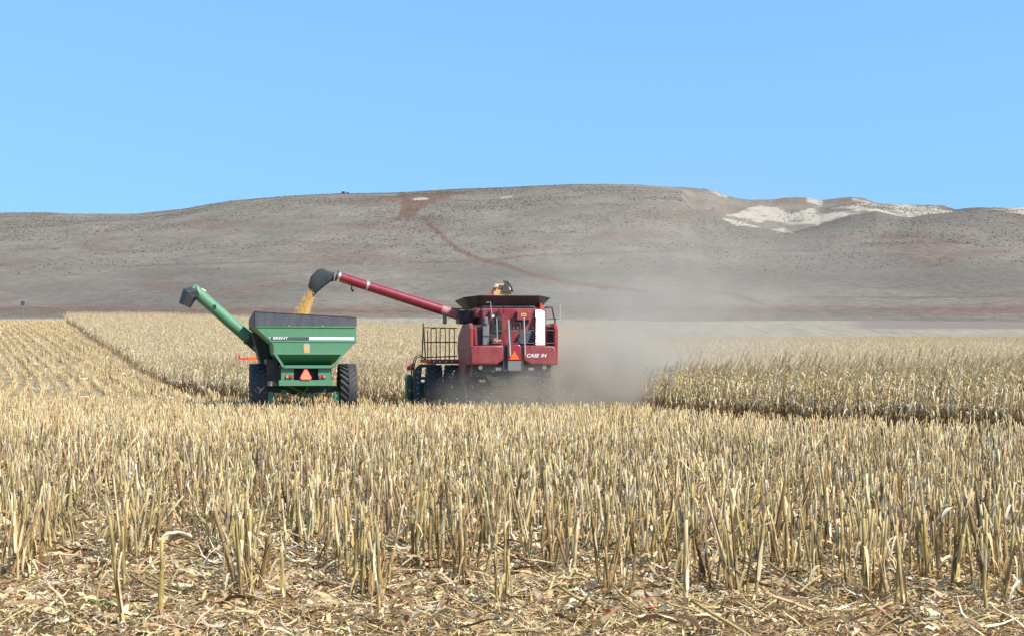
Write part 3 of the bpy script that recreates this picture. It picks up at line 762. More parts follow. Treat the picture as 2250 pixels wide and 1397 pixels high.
# engine bay details on the rear wall
b = MB(); b.box(-.72, -.34, .71, .76, 2.75, 3.22)
for i in range(7): b.box(-.71, -.35, .69, .72, 2.78 + i * .062, 2.80 + i * .062)
b.build("cooling_grille", 'black', comb)
b = MB(); b.prism([(-.78, 2.42), (-.36, 2.42), (-.36, 2.72), (-.42, 2.80), (-.72, 2.80), (-.78, 2.76)], .71, .77); b.build("engine_opening", 'black', comb)
b = MB(); b.tube([(-.62, .60, 2.44), (-.62, .60, 2.60)], .09, 14); b.tube([(-.50, .62, 2.50), (-.38, .62, 2.50)], .06, 12); b.build("engine_filter", 'rim_red', comb, smooth=True)
b = MB(); b.box(-1.02, -.80, .55, .76, 2.36, 3.05); b.box(-.97, -.84, .5, .76, 3.05, 3.3); b.build("air_duct", 'grey', comb, .03)
b = MB(); b.box(-.78, -.70, .6, .76, 3.3, 3.5); b.box(-.5, -.44, .6, .76, 3.2, 3.45); b.tube([(-.45, .66, 3.2), (-.45, .62, 3.62), (-.3, .62, 3.66), (-.28, .66, 3.4)], .02, 8); b.build("pipe", 'black', comb)
b = MB(); b.box(.14, .58, .52, .76, 3.20, 3.50); b.build("electrical_box", 'redside', comb, .02)
b = MB(); b.box(.16, .56, .60, .76, 3.10, 3.196); b.build("box_shadow_block", 'black', comb)  # black block stands in for the shadow under the electrical box
b = MB(); b.box(.28, .46, .512, .519, 3.33, 3.43); d_ = b.build("warning_decal", 'yellow', comb)
b = MB()
for k in range(4): b.box(.305 + k * .036, .325 + k * .036, .506, .511, 3.355, 3.405 - .012 * (k % 2))
b.build("decal_print", 'black', d_)
b = MB(); b.box(-.75, -.58, .742, .748, 3.30, 3.38); b.build("white_decal", 'white', comb)
b = MB(); b.box(-.05, .30, .742, .749, 2.45, 3.02); b.build("access_door", 'red', comb, .008)
b = MB(); b.prism([(.10, 2.40), (.86, 2.40), (.86, 2.84), (.36, 2.84), (.25, 2.76)], .58, .76); b.build("rear_tank", 'dgrey', comb, .04)
b = MB()
for x in (.06, .19, .72): b.tube([(x, .75, 2.96), (x, .70, 2.96)], .022, 8)
for x in (-1.1, -1.0, -.9, .95, 1.1, .3): b.tube([(x, .75, 3.55), (x, .73, 3.55)], .014, 6)
b.build("bolt", 'silver', comb)
# right corner panel, tilt set from sun and view so its glare reaches the camera
b = MB(); sunl = Matrix.Rotation(-A_C, 3, 'Z') @ sd; vw = Matrix.Rotation(-A_C, 3, 'Z') @ Vector((0, -1, .0)); hv = (sunl.normalized() + vw).normalized()
zc, xc, lean_k = 2.98, .93, .92
dzx = -hv.z / hv.y      # lean of the panel plane
q = []
for (x, z) in ((xc - .155, 2.38), (xc + .155, 2.38), (xc + .155, 3.54), (xc - .155, 3.54)):
    yy = .50 - ((x - xc) * hv.x + (z - zc) * hv.z) / hv.y * lean_k; q.append((x + .14 * (yy - .5), yy, z))
b.hexa([q[0], q[1], (q[1][0], 1.0, q[1][2]), (q[0][0], 1.0, q[0][2]), q[3], q[2], (q[2][0], 1.0, q[2][2]), (q[3][0], 1.0, q[3][2])])
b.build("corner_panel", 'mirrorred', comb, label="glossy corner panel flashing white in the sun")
b = MB(); b.box(1.16, 1.42, .7, 4.4, 1.75, 3.05); b.build("right_cover", 'redside', comb, .05)
b = MB(); b.box(1.24, 1.36, .60, .74, 2.4, 3.0); b.build("cover_strap", 'black', comb)
# rear hood
for poly in ([(-1.48, 2.25), (-1.42, 2.34), (-.38, 2.36), (-.38, 1.87), (-.62, 1.70), (-1.40, 1.70), (-1.48, 1.78)],
             [(.28, 2.36), (1.30, 2.34), (1.38, 2.25), (1.37, 1.76), (1.30, 1.70), (.56, 1.70), (.28, 1.87)]):
    h_ = MB().prism(poly, .0, .85).build("rear_hood", 'red', comb, .05, smooth=True)
    cx_ = sum(p[0] for p in poly) / len(poly)
    MB().prism([(cx_ - .30, 1.80), (cx_ - .12, 1.84), (cx_ + .14, 1.84), (cx_ + .30, 1.80), (cx_ + .12, 1.765), (cx_ - .12, 1.765)], -.012, .03).build("hand_hold", 'redside', h_)
    MB().box(cx_ - .52, cx_ + .52, -.006, .03, 2.145, 2.155).build("panel_seam", 'redside', h_)
MB().prism([(-.26, 1.85), (.20, 1.85), (.20, 2.33), (.14, 2.39), (-.20, 2.39), (-.26, 2.33)], -.07, .5).build("centre_panel", 'glossred', comb, .03, smooth=True)
MB().box(-.25, .19, -.05, .4, 1.50, 1.845).build("lower_step", 'grey', comb, .02)
MB().box(-.40, .30, .05, .8, 1.52, 2.34).build("hood_recess", 'black', comb)
MB().prism([(-.19, 1.89), (.13, 1.89), (-.03, 2.17)], -.088, -.073).build("slow_vehicle_sign", 'orange', comb)
t_ = text_mesh("CASE", .165, (.585, -.012, 2.01), 'white', comb, "lettering", shear=.28, sx=1.08, bold=.0025)
t_ = text_mesh("IH", .165, (.95, -.012, 2.01), 'white', comb, "lettering", shear=.28, sx=1.15, bold=.0025)
MB().box(-1.35, 1.28, .35, 4.9, 1.28, 1.76).build("chassis", 'black', comb, .03)
MB().prism([(-.95, 1.30), (.95, 1.30), (.75, .98), (-.75, .98)], .2, 1.0).build("straw_chopper", 'black', comb, .02)
MB().box(-1.1, 1.1, .28, .34, 1.46, 1.70).build("rear_beam", 'dgrey', comb, .01)
for (x0, x1) in ((-.61, -.42), (-.34, -.22), (.50, .68)): MB().box(x0, x1, .266, .276, 1.52, 1.62).build("white_decal", 'white', comb)
for x in (-1.13, 1.03):
    MB().tube([(x, .30, 1.62), (x, .22, 1.62)], .07, 14).build("work_light", 'white', comb, smooth=True)
for sgn in (-1, 1):
    poly = [(.28, 1.70), (.22, 2.95), (.5, 3.10), (2.6, 3.10), (3.9, 2.75), (4.15, 2.25), (3.9, 1.85), (3.35, 1.15), (2.3, 1.10), (1.5, 1.70)]
    MB().prism(poly, sgn * 1.36, sgn * 1.50, 'x').build("side_panel", 'redside', comb, .04)
    MB().box(sgn * 1.503 - .004, sgn * 1.503 + .004, .5, 3.9, 2.20, 2.23).build("side_stripe", 'dgrey', comb)
# grain tank with flared extensions
MB().box(-1.16, 1.10, 1.25, 4.6, 3.3, 3.66).build("grain_tank", 'red', comb, .02)
zb, zt = 3.665, 4.05
XL, XR, TXL, TXR, OL, OR = -1.16, 1.08, -1.02, .94, -1.56, 1.42
def ext(q): return MB().plate(q, .02)
ext([(XL, 1.35, zb), (XR, 1.35, zb), (TXR, .95, zt), (TXL, .95, zt)]).build("tank_extension", 'spout', comb)
ext([(XR, 4.5, zb), (XL, 4.5, zb), (TXL, 4.9, zt), (TXR, 4.9, zt)]).build("tank_extension", 'spout', comb)
ext([(XR, 1.35, zb), (XR, 4.5, zb), (OR, 4.4, zt - .05), (OR, 1.45, zt - .05)]).build("tank_extension", 'spout', comb)
ext([(XL, 4.5, zb), (XL, 1.35, zb), (OL, 1.45, zt - .05), (OL, 4.4, zt - .05)]).build("tank_extension", 'spout', comb)
for (xb, xt, xo) in ((XL, TXL, OL), (XR, TXR, OR)):
    for (yb, yt, ye) in ((1.35, .95, 1.45), (4.5, 4.9, 4.4)):
        ext([(xb, yb, zb), (xt, yt, zt), (xo, ye, zt - .05)]).build("tank_gusset", 'black', comb)
for z_q, y_q in ((3.80, 1.205), (3.94, 1.075)): MB().box(-.95, .88, y_q - .015, y_q, z_q, z_q + .03).build("extension_rib", 'board', comb)
for x_q in (-.55, .42): MB().plate([(x_q, 1.33, zb), (x_q + .03, 1.33, zb), (x_q + .03, .93, zt), (x_q, .93, zt)], .015).build("extension_rib", 'board', comb)
# loading auger bubble over the tank
b = MB(); b.box(-.42, .22, 2.4, 2.9, 4.0, 4.30); b.tube([(-.38, 2.6, 4.2), (-.28, 2.6, 4.42), (0, 2.6, 4.40), (.25, 2.6, 4.22)], [.12, .12, .13, .08], 12)
b.build("bubble_auger", 'tan', comb, .02, smooth=True)
MB().plate([(-.12, 2.38, 4.24), (.18, 2.38, 4.20), (.06, 2.36, 4.58), (-.02, 2.36, 4.60)], .05).build("auger_flap", 'dgrey', comb)
MB().tube([(-.07, 2.36, 4.62), (.08, 2.36, 4.60), (.2, 2.36, 4.42), (.27, 2.36, 4.22)], .045, 8).build("auger_arm", 'dgrey', comb, smooth=True)
MB().box(-.95, .85, 1.20, 1.245, 3.67, 3.70).build("perforated_strip", 'grey', comb)
MB().box(-.42, -.26, 2.3, 2.5, 4.36, 4.46).build("auger_cap", 'silver', comb, .02)
MB().box(-.70, -.67, 1.0, 1.04, 4.05, 4.24).build("tank_rod", 'redrefl', comb)
MB().box(1.02, 1.10, 1.1, 1.2, 3.55, 3.78).build("tank_latch", 'redrefl', comb)
# handrails and ladder
def rail(pts, name="handrail", r=.017, mat='dgrey'): return MB().tube(pts, r, 8).build(name, mat, comb, smooth=True)
rail([(-.60, .1, 3.25), (-.58, .1, 2.45)], mat='rail'); rail([(-.22, .0, 3.20), (-.17, -.08, 2.0)], r=.028, mat='rail', name="ladder_rail"); rail([(.30, .0, 3.28), (.33, -.08, 2.02)], r=.022, mat='rail', name="ladder_rail")
rail([(-.62, .1, 3.28), (-.28, .1, 3.26), (-.24, .05, 3.20)]); rail([(-.66, .1, 2.83), (1.32, .1, 2.86)]); rail([(-.75, .1, 2.42), (1.32, .1, 2.43)])
rail([(.32, .05, 3.26), (.72, .1, 3.29), (.74, .1, 2.43)], r=.012); rail([(.68, .1, 2.99), (1.3, .1, 2.99)], r=.012)
rail([(-.14, .05, 2.45), (-.14, .05, 3.10), (.18, .05, 3.10), (.18, .05, 2.45)], name="ladder", r=.02)
rail([(-.14, .05, 2.80), (.18, .05, 2.80)], name="ladder", r=.018)
rail([(-.9, .5, 3.78), (-.76, .5, 3.80), (-.72, .5, 3.4)], mat='rail', r=.014)
rail([(1.16, 1.2, 3.58), (1.24, 1.2, 3.66), (1.45, 1.2, 3.66), (1.52, 1.2, 3.30), (1.56, 1.2, 3.25), (1.52, 1.2, 2.95)], r=.028, mat='black'); rail([(1.2, 1.2, 3.25), (1.62, 1.2, 3.26)], r=.014, mat='black')
# elbow and unloading auger
MB().box(-1.62, -.98, 2.3, 3.5, 3.14, 3.58).build("auger_housing", 'black', comb, .04)
MB().tube([(-1.62, 2.6, 3.14), (-1.2, 2.45, 3.12), (-.75, 2.4, 3.10)], .03, 8).build("auger_bracket", 'rail', comb)
Tb = Vector((-1.55, 3.0, 3.43)); Te = Vector((-5.78, 2.85, 4.745)); dT = (Te - Tb)
def tp(f): return tuple(Tb + dT * f)
au = MB().tube([tp(.15), tp(1.0)], [.178, .168], 28).build("unloading_auger", 'tube', comb, smooth=True)
MB().tube([tp(-.03), tp(.075), tp(.15)], [.172, .176, .179], 28).build("auger_base", 'tubedust', au, smooth=True)
MB().tube([tp(.752), tp(.77)], .184, 28).build("clamp_band", 'silver', au, smooth=True)
MB().tube([Vector(tp(.76)) + Vector((0, 0, .17)), Vector(tp(.76)) + Vector((0, 0, .25))], .03, 10).build("clamp_bolt", 'silver', au)
MB().tube([tp(.985), tp(1.0)], .185, 28).build("clamp_band", 'silver', au, smooth=True); MB().tube([tp(1.004), tp(1.018)], .182, 28).build("clamp_band", 'black', au, smooth=True)
q = Vector(tp(.89)) - Vector((0, 0, .15)); MB().tube([q, q + Vector((0, 0, -.16)), q + Vector((.05, -.04, -.2))], [.02, .03, .05], 8).build("auger_light", 'black', au)
MB().tube([Vector(tp(.14)) + Vector((0, -.05, .18)), (-1.9, 2.9, 3.68), (-1.6, 2.9, 3.66), (-1.3, 2.9, 3.66)], .014, 6).build("hose", 'black', au)
# spout: rubber elbow widening and turning down
def comb_local(px, py, d=52.3):
    lw = Matrix.Rotation(-A_C, 3, 'Z') @ Vector(((px - PX0) / F * d - .10, d - 50.0, 0)); return Vector((lw.x, lw.y, HC + (YH - py) / F * d - GZ))
ol_ = [(735, 599, .17), (722, 596, .19), (708, 590, .17), (697, 594, .19), (683, 608, .21), (677, 629, .20), (682, 642, .15), (688, 652, .12), (700, 640, .17), (713, 629, .19), (727, 619, .18), (733, 618.5, .17)]
ctr = comb_local(704, 618)
sv, n_ = [], len(ol_)
for sg_ in (-1, 1):
    for f_, w_ in ((1.0, .45), (.86, .85), (.5, 1.0)):
        for px, py, hw in ol_:
            p = ctr + (comb_local(px, py) - ctr) * f_; sv.append((p.x, p.y + sg_ * hw * w_, p.z))
sf = []
def rg(a_, b_): return [(a_ * n_ + i, a_ * n_ + (i + 1) % n_, b_ * n_ + (i + 1) % n_, b_ * n_ + i) for i in range(n_)]
sf += rg(0, 1) + rg(1, 2) + rg(3, 0) + rg(4, 3) + rg(5, 4)
sf += [tuple(2 * n_ + i for i in range(n_)), tuple(5 * n_ + i for i in range(n_ - 1, -1, -1))]
MB().add(sv, sf).build("spout", 'spout', au, smooth=True)
SP_END = comb_local(685, 646)
# mirror
rail([(-.9, 5.2, 3.75), (-1.7, 6.2, 3.72), (-1.72, 6.6, 3.55)], name="mirror_arm", r=.015, mat='black')
MB().prism([(-1.80, 3.28), (-1.77, 3.22), (-1.67, 3.22), (-1.64, 3.28), (-1.65, 3.52), (-1.68, 3.57), (-1.76, 3.57), (-1.79, 3.52)], 6.55, 6.62).build("mirror", 'black', comb, .02)
# platform railing on the left
pl = MB()
x0, x1, yy = -2.66, -1.45, 4.7
z0, z1 = 1.98, 3.05
pl.tube([(x0 - .02, yy, z1 + .17), (x0 - .02, yy, 2.9), (x0 - .07, yy, z0 - .1)], [.02, .028, .02], 8); pl.tube([(x0, yy, z1), (x1, yy, z1 - .02)], .018, 8)
pl.tube([(x0 + .06, yy, z0), (x1, yy, z0 + .03)], .022, 8); pl.tube([(x0 + .06, yy, (z0 + z1) / 2 - .0), (x1, yy, (z0 + z1) / 2 + .01)], .022, 8); pl.tube([(x0, yy, z1), (x0 + .06, yy, z0 - .1)], .022, 8)
for k in range(3):
    xa = x0 + .26 + k * .33
    pl.tube([(xa, yy - .03, z0 - .1), (xa, yy - .03, z1 - .10), (xa + .03, yy - .03, z1 - .035), (xa + .09, yy - .03, z1 - .02), (xa + .16, yy - .03, z1 - .035), (xa + .19, yy - .03, z1 - .10), (xa + .19, yy - .03, z0 - .1)], .018, 8)
pl.tube([(x0 + .14, yy, z0 - .1), (x0 + .14, yy, z1 - .1)], .018, 8)
pl.build("platform_railing", 'black', comb, smooth=True)
MB().box(-2.55, -1.35, 4.6, 4.75, 1.74, 1.90).build("platform_beam", 'redside', comb, .02)
MB().box(-2.80, -2.42, 4.52, 4.595, 1.78, 1.90).build("amber_reflector", 'orange', comb, .01)
b = MB()
for k in range(4): b.tube([(-2.3 + .22 * k, 4.59, 1.82), (-2.3 + .22 * k, 4.575, 1.82)], .03, 8)
b.build("bolt", 'silver', comb)
MB().box(1.45, 2.5, 4.6, 4.75, 1.74, 1.86).build("platform_beam", 'redside', comb, .02); MB().box(2.3, 2.7, 4.52, 4.59, 1.76, 1.88).build("amber_reflector", 'redrefl', comb, .01)
# axle, wheels
MB().box(-2.6, 2.6, 4.95, 5.25, .70, .98).build("front_axle", 'black', comb)
for x in (-2.26, -1.58, 1.58, 2.26): wheel(comb, (x, 5.1, .86), .86, .54, 'silver', 20)
for x in (-1.30, 1.25): wheel(comb, (x, 1.35, .65), .65, .46, 'silver', 18)
MB().box(-1.2, 1.15, 1.25, 1.45, .55, .8).build("rear_axle", 'black', comb)
# cab
MB().prism([(4.9, 1.9), (4.9, 3.55), (6.5, 3.6), (6.75, 1.9)], -.85, .85, 'x').build("cab", 'glass', comb, .06)
MB().box(-.95, .95, 4.85, 6.8, 3.6, 3.78).build("cab_roof", 'white', comb, .05)
# curved black guard and hoses beside the outer wheel
MB().prism([(-2.95, .35), (-2.95, 1.25), (-2.90, 1.55), (-2.72, 1.72), (-2.10, 1.74), (-2.10, 1.68), (-2.62, 1.60), (-2.66, 1.3), (-2.66, .35)], 5.9, 6.0).build("wheel_guard", 'dgrey', comb, .015)
b = MB()
for k in range(6): b.tube([(-2.80 + .03 * (k % 2), 5.9, .45 + .2 * k), (-2.80 + .03 * (k % 2), 5.885, .45 + .2 * k)], .022, 8)
b.build("bolt", 'silver', comb)
for dx in (0, .07): MB().tube([(-3.02 + dx, 6.1, .9), (-3.0 + dx, 6.1, 1.5), (-2.9 + dx, 6.1, 1.95), (-2.72 + dx, 6.1, 2.08 - dx), (-2.5 - dx * .5, 6.1, 1.95), (-2.42 - dx, 6.1, 1.75)], .02, 8).build("hydraulic_hose", 'black', comb, smooth=True)
# corn head
hd = MB().box(-2.9, 3.1, 6.7, 7.3, .45, 1.05).build("corn_head", 'headgreen', comb, .04)
MB().tube([(-2.85, 6.95, 1.2), (3.05, 6.95, 1.2)], .06, 10).build("head_beam", 'headgreen', hd)
MB().prism([(-3.16, .45), (-3.16, 1.2), (-3.10, 1.34), (-2.96, 1.34), (-2.92, 1.2), (-2.96, .45)], 6.45, 7.5).build("end_shield", 'headgreen', hd, .05)
MB().prism([(3.14, .45), (3.14, 1.3), (3.2, 1.40), (3.36, 1.40), (3.40, 1.25), (3.36, .45)], 6.45, 7.5).build("end_shield", 'headgreen', hd, .05)
b = MB(); b.tube([(-2.82, 6.4, 1.1), (-2.82, 6.7, 1.1)], .16, 14); b.tube([(-2.78, 6.45, .75), (-2.78, 6.7, .75)], .2, 14); b.box(-2.86, -2.72, 6.42, 6.7, .5, 1.2); b.build("drive_gear", 'headgreen', hd, smooth=True)
MB().box(-3.08, -3.02, 6.43, 6.45, .72, .80).build("yellow_decal", 'yellow', hd)
for k in range(9):
    x = -2.84 + .74 * k
    MB().tube([(x, 7.3, .62), (x, 7.9, .5), (x, 8.7, .14)], [.26, .2, .03], 10).build("row_divider", 'headgreen', hd, smooth=True)
MB().tube([(-2.98, 6.6, 1.30), (-2.98, 6.6, 1.6)], .018, 6).build("lamp_post", 'headgreen', hd)
MB().box(-3.16, -2.84, 6.57, 6.6, 1.66, 1.76).build("tail_lamp", 'pinkrefl', hd); MB().prism([(-3.0 + .05 * math.cos(a), 1.58 + .06 * math.sin(a)) for a in np.linspace(0, 6.28, 9)[:-1]], 6.56, 6.6).build("amber_lamp", 'orange', hd)
MB().box(-3.14, -2.86, 6.585, 6.62, 1.5, 1.655).build("lamp_plate", 'grey', hd)
MB().box(2.9, 3.3, 6.57, 6.6, 1.66, 1.76).build("tail_lamp", 'redrefl', hd)

# ------------------------------------------------------------------ grain cart
A_G = R(12)
cart = empty("grain_cart", (-6.86, 50.0, GZ), A_G)
tag(cart, "green grain cart with dark grey top and raised side auger, catching corn from the combine", "grain cart")
def L(u, v): return ((u / 6.075 - 172.4) / 66.0, (243 - v / 6.075) / 66.0)
TL, TR = L(375, 288), L(1718, 276)
rearpoly = [L(375, 288), L(1718, 276), L(1722, 485), L(1640, 560), L(1555, 648), L(626, 652), L(618, 530), L(560, 468)]
LEN = 4.6
# hopper shell: stations along y; side walls
M1 = L(590, 648)[0]
secs = [rearpoly, rearpoly]
MB().prism(rearpoly, .0, .05).build("rear_wall", 'green', cart, .008)
lp = [rearpoly[7], rearpoly[6], rearpoly[5]]
b = MB()   # left wall: leaning in from the rim
tl, ml, bl_ = L(375, 288), L(612, 520), L(628, 650)
xr = L(1718, 276)[0]
b.hexa([(tl[0], .05, tl[1]), (tl[0] + .04, .05, tl[1]), (tl[0] + .04, LEN, tl[1]), (tl[0], LEN, tl[1]), (tl[0], .05, tl[1] - .001), (tl[0] + .04, .05, tl[1] - .001), (tl[0] + .04, LEN, tl[1] - .001), (tl[0], LEN, tl[1] - .001)])
b = MB()
b.plate([(tl[0], .05, tl[1]), (ml[0], .05, ml[1]), (ml[0], LEN, ml[1]), (tl[0], LEN, tl[1])], .03)
b.plate([(ml[0], .05, ml[1]), (bl_[0], .05, bl_[1]), (bl_[0], LEN, bl_[1]), (ml[0], LEN, ml[1])], .03)
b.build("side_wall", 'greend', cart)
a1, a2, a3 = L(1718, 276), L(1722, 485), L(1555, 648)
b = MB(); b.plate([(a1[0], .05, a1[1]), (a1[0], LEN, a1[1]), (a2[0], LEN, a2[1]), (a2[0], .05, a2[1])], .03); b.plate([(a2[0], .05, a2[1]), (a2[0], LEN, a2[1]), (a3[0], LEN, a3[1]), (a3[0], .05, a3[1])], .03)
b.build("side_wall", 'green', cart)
MB().prism(rearpoly, LEN, LEN + .05).build("front_wall", 'green', cart)
# lower tub: slopes in under the rear wall
c1, c2, c3, c4 = L(628, 652), L(1552, 648), L(1405, 800), L(752, 800)
b = MB()
b.add([(c1[0], .0, c1[1]), (c2[0], .0, c2[1]), (c3[0], .62, c3[1]), (c4[0], .62, c4[1]), (c1[0], LEN, c1[1]), (c2[0], LEN, c2[1]), (c3[0], LEN - .5, c3[1]), (c4[0], LEN - .5, c4[1])],
      [(0, 1, 2, 3), (4, 7, 6, 5), (0, 3, 7, 4), (1, 5, 6, 2), (3, 2, 6, 7)])
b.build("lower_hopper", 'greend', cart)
b = MB()
for (p, q_) in ((c1, L(745, 838)), (c2, L(1412, 838))):
    s_ = 1 if p[0] < 0 else -1
    b.hexa([(p[0], -.02, p[1]), (p[0] + .09 * s_, -.02, p[1]), (p[0] + .09 * s_, .06, p[1]), (p[0], .06, p[1]), (q_[0], -.02, q_[1]), (q_[0] + .09 * s_, -.02, q_[1]), (q_[0] + .09 * s_, .06, q_[1]), (q_[0], .06, q_[1])])
b.box(L(745, 0)[0], L(1410, 0)[0], -.02, .6, L(0, 838)[1], L(0, 798)[1]); b.box(L(615, 0)[0], L(1565, 0)[0], -.025, .0, L(0, 656)[1], L(0, 640)[1])
b.build("hopper_frame", 'green', cart, .008)
b = MB(); b.box(L(380, 0)[0], L(1715, 0)[0], -.03, .0, TL[1] - .02, TL[1] + .03); b.box(L(590, 0)[0], L(1718, 0)[0], -.02, .0, L(0, 490)[1], L(0, 478)[1]); b.build("seam_rib", 'green', cart, .006)
b = MB()
for u in (825, 1270): b.box(L(u, 0)[0] - .02, L(u, 0)[0] + .02, -.045, -.03, TL[1] + .0, TL[1] + .05)
b.build("bolt", 'rail', cart)
# dark extension boards, higher on the left
e1, e2, f1, f2 = L(372, 97), L(1712, 163), L(375, 288), L(1716, 276)
b = MB(); b.plate([(f1[0], .0, f1[1]), (f2[0], .0, f2[1]), (e2[0], .0, e2[1]), (e1[0], .0, e1[1])], .03); b.build("extension_board", 'board', cart, .004)
b = MB(); b.plate([(f1[0], LEN, f1[1]), (f1[0], .03, f1[1]), (e1[0], .03, e1[1]), (e1[0], LEN, e1[1] - .12)], .03); b.build("extension_board", 'board', cart, .004)
b = MB(); b.plate([(f2[0], .03, f2[1]), (f2[0], LEN, f2[1]), (e2[0], LEN, e2[1]), (e2[0], .03, e2[1])], .03); b.build("extension_board", 'board', cart, .004)
b = MB(); b.plate([(f2[0], LEN, f2[1]), (f1[0], LEN, f1[1]), (e1[0], LEN, e1[1] - .12), (e2[0], LEN, e2[1])], .03); b.build("extension_board", 'board', cart, .004)
MB().tube([(e1[0], -.02, e1[1] + .01), (e2[0], -.02, e2[1] + .01)], .022, 8).build("top_rim", 'black', cart)
MB().tube([(e1[0], -.02, e1[1] + .01), (e1[0], LEN, e1[1] - .11)], .022, 8).build("top_rim", 'black', cart)
# stripe and name
x0, z0 = L(600, 460); x1, z1 = L(1088, 424)
MB().box(x0 - .03, x1, -.012, -.003, z0, z1).build("name_stripe", 'dgrey', cart)
x0w, _ = L(1090, 0); x1w, _ = L(1690, 0); MB().box(x0w, x1w, -.012, -.003, z0 - .0, z1 + .008).build("white_stripe", 'white', cart)
MB().prism([L(552, 424), L(578, 424), L(578, 446)], -.012, -.003).build("white_stripe", 'white', cart)
xn, _ = L(690, 0); text_mesh("BRENT", .125, (xn + .05, -.02, (z0 + z1) / 2 + .006), 'white', cart, "lettering", sx=1.30, bold=.002)
xs_, _ = L(835, 0); MB().box(xs_ - .09, xs_ + .12, -.018, -.013, z0 + .008, z0 + .02).build("small_print", 'grey', cart)
wn_ = L(1022, 530); wx = L(1090, 630)
def rrect(x0, x1, z0, z1, r): 
    return [(x0 + r, z0), (x1 - r, z0), (x1, z0 + r), (x1, z1 - r), (x1 - r, z1), (x0 + r, z1), (x0, z1 - r), (x0, z0 + r)]
MB().prism(rrect(wn_[0] - .02, wx[0] + .02, wx[1] - .02, wn_[1] + .06, .04), -.012, -.003).build("window_frame", 'rail', cart)
MB().prism(rrect(wn_[0], wx[0], wx[1], wn_[1], .03), -.018, -.013).build("grain_window", 'tan', cart)
# rear frame
fl, fr = L(720, 0)[0], L(1380, 0)[0]; ol, orr = L(890, 0)[0], L(1212, 0)[0]; zt_, zb_ = L(0, 840)[1], L(0, 995)[1]
b = MB(); b.box(fl, ol, .1, .16, zb_, zt_); b.build("rear_frame", 'green', cart, .008); MB().box(orr, fr, .1, .16, zb_, zt_).build("rear_frame", 'green', cart, .008)
MB().box(ol - .02, orr + .02, .5, .56, zb_ - .1, zt_ + .02).build("frame_back", 'black', cart)
MB().box(L(690, 0)[0], L(1405, 0)[0], .02, .30, L(0, 1072)[1], L(0, 997)[1]).build("bumper", 'green', cart, .012)
def smv(u0, u1, v0, v1, y, mat, name, par):
    (xa, za), (xb, zb2) = L(u0, v1), L(u1, v0); w_ = xb - xa; h_ = zb2 - za
    return MB().prism([(xa + .12 * w_, za), (xb - .12 * w_, za), (xb, za + .22 * h_), (xb - .38 * w_, zb2), (xa + .38 * w_, zb2), (xa, za + .22 * h_)], y - .008, y).build(name, mat, par)
sg = smv(964, 1127, 850, 996, .0, 'redrefl', "slow_vehicle_sign", cart); 
b_ = smv(970, 1121, 856, 991, -.010, 'pinkrefl', "sign_border", sg); b_ = smv(986, 1105, 872, 982, -.020, 'paleorange', "sign_face", sg)
for u in (780, 1215):
    MB().box(L(u, 0)[0], L(u + 105, 0)[0], .06, .098, L(0, 968)[1], L(0, 932)[1]).build("light_bar", 'black', cart, .01)
    for du in (22, 80):
        xx, zz = L(u + du, 950); MB().tube([(xx, .06, zz), (xx, .03, zz)], .045, 14).build("tail_light", 'pinkrefl' if du == (22 if u == 780 else 80) else 'redrefl', cart, smooth=True)
# running gear
for x in (-1.50, 1.53): wheel(cart, (x, 1.7, .88), .88, .58, 'rim', 24)
MB().box(-1.3, 1.3, 1.6, 1.85, .75, .98).build("axle", 'shadegreen', cart, .02)  # near-black colour carries the shade beneath the hopper
for s_ in (-1, 1):
    MB().box(s_ * 1.12 - .09, s_ * 1.12 + .09, 1.0, 1.3, .45, .80).build("axle_bracket", 'green', cart, .02)
b = MB(); b.tube([(-.5, 1.4, 1.0), (.35, 1.4, .6)], .04, 8); b.tube([(.15, 1.2, .95), (-.1, 1.2, .6)], .04, 8); b.box(.1, .3, 1.1, 1.2, .62, .72); b.box(-.75, -.55, 1.3, 1.4, .7, .85); b.build("brace", 'green', cart)
b = MB(); b.box(-.55, .55, .3, 6.0, .98, 1.12); b.box(-.12, .12, 6.0, 7.2, .6, .75); b.prism([(6.0, 1.12), (6.0, .98), (7.0, .6), (7.0, .75)], -.12, .12, 'x'); b.build("chassis", 'black', cart)
MB().box(-.9, .9, .56, 3.9, 1.05, 1.62).build("sump", 'black', cart)
b = MB(); b.box(-1.25, -.85, 1.0, 4.5, 1.15, 1.9); b.prism([(-1.66, 2.80), (-1.2, 2.80), (-.85, 1.2), (-1.2, 1.2)], 3.0, 4.8); b.build("auger_sump", 'black', cart, .03)
# side auger
g0, g1 = Vector((-.70, 4.3, 1.75)), Vector((-3.64, 3.9, 4.33)); dg_ = g1 - g0
def gp(f): return tuple(g0 + dg_ * f)
ca = MB().tube([gp(.36), gp(1.0)], .215, 26).build("side_auger", 'green', cart, smooth=True)
MB().tube([gp(.0), gp(.34)], .225, 26).build("lower_tube", 'shadegreen', ca, smooth=True)  # tube's shaded lower length, darkened by its colour
MB().tube([gp(.335), gp(.36)], .25, 26).build("tube_flange", 'dgrey', ca, smooth=True)
MB().tube([gp(1.0), gp(1.03)], [.22, .17], 26).build("tube_cap", 'green', ca, smooth=True)
pf = Vector(gp(.76)); nn = Vector((0, -1, 0)); MB().box(pf.x - .05, pf.x + .06, pf.y - .235, pf.y - .20, pf.z - .02, pf.z + .1).build("inspection_hatch", 'black', ca)
MB().tube([Vector(gp(.93)) + Vector((.06, -.05, .22)), Vector(gp(.93)) + Vector((.2, -.05, .12))], .04, 8).build("hinge", 'rail', ca)
q = Vector(gp(.99)); MB().tube([q + Vector((.10, -.02, -.02)), q + Vector((-.20, -.02, -.12)), q + Vector((-.36, -.02, -.52))], [.24, .30, .23], 7).build("auger_spout", 'spout', ca)
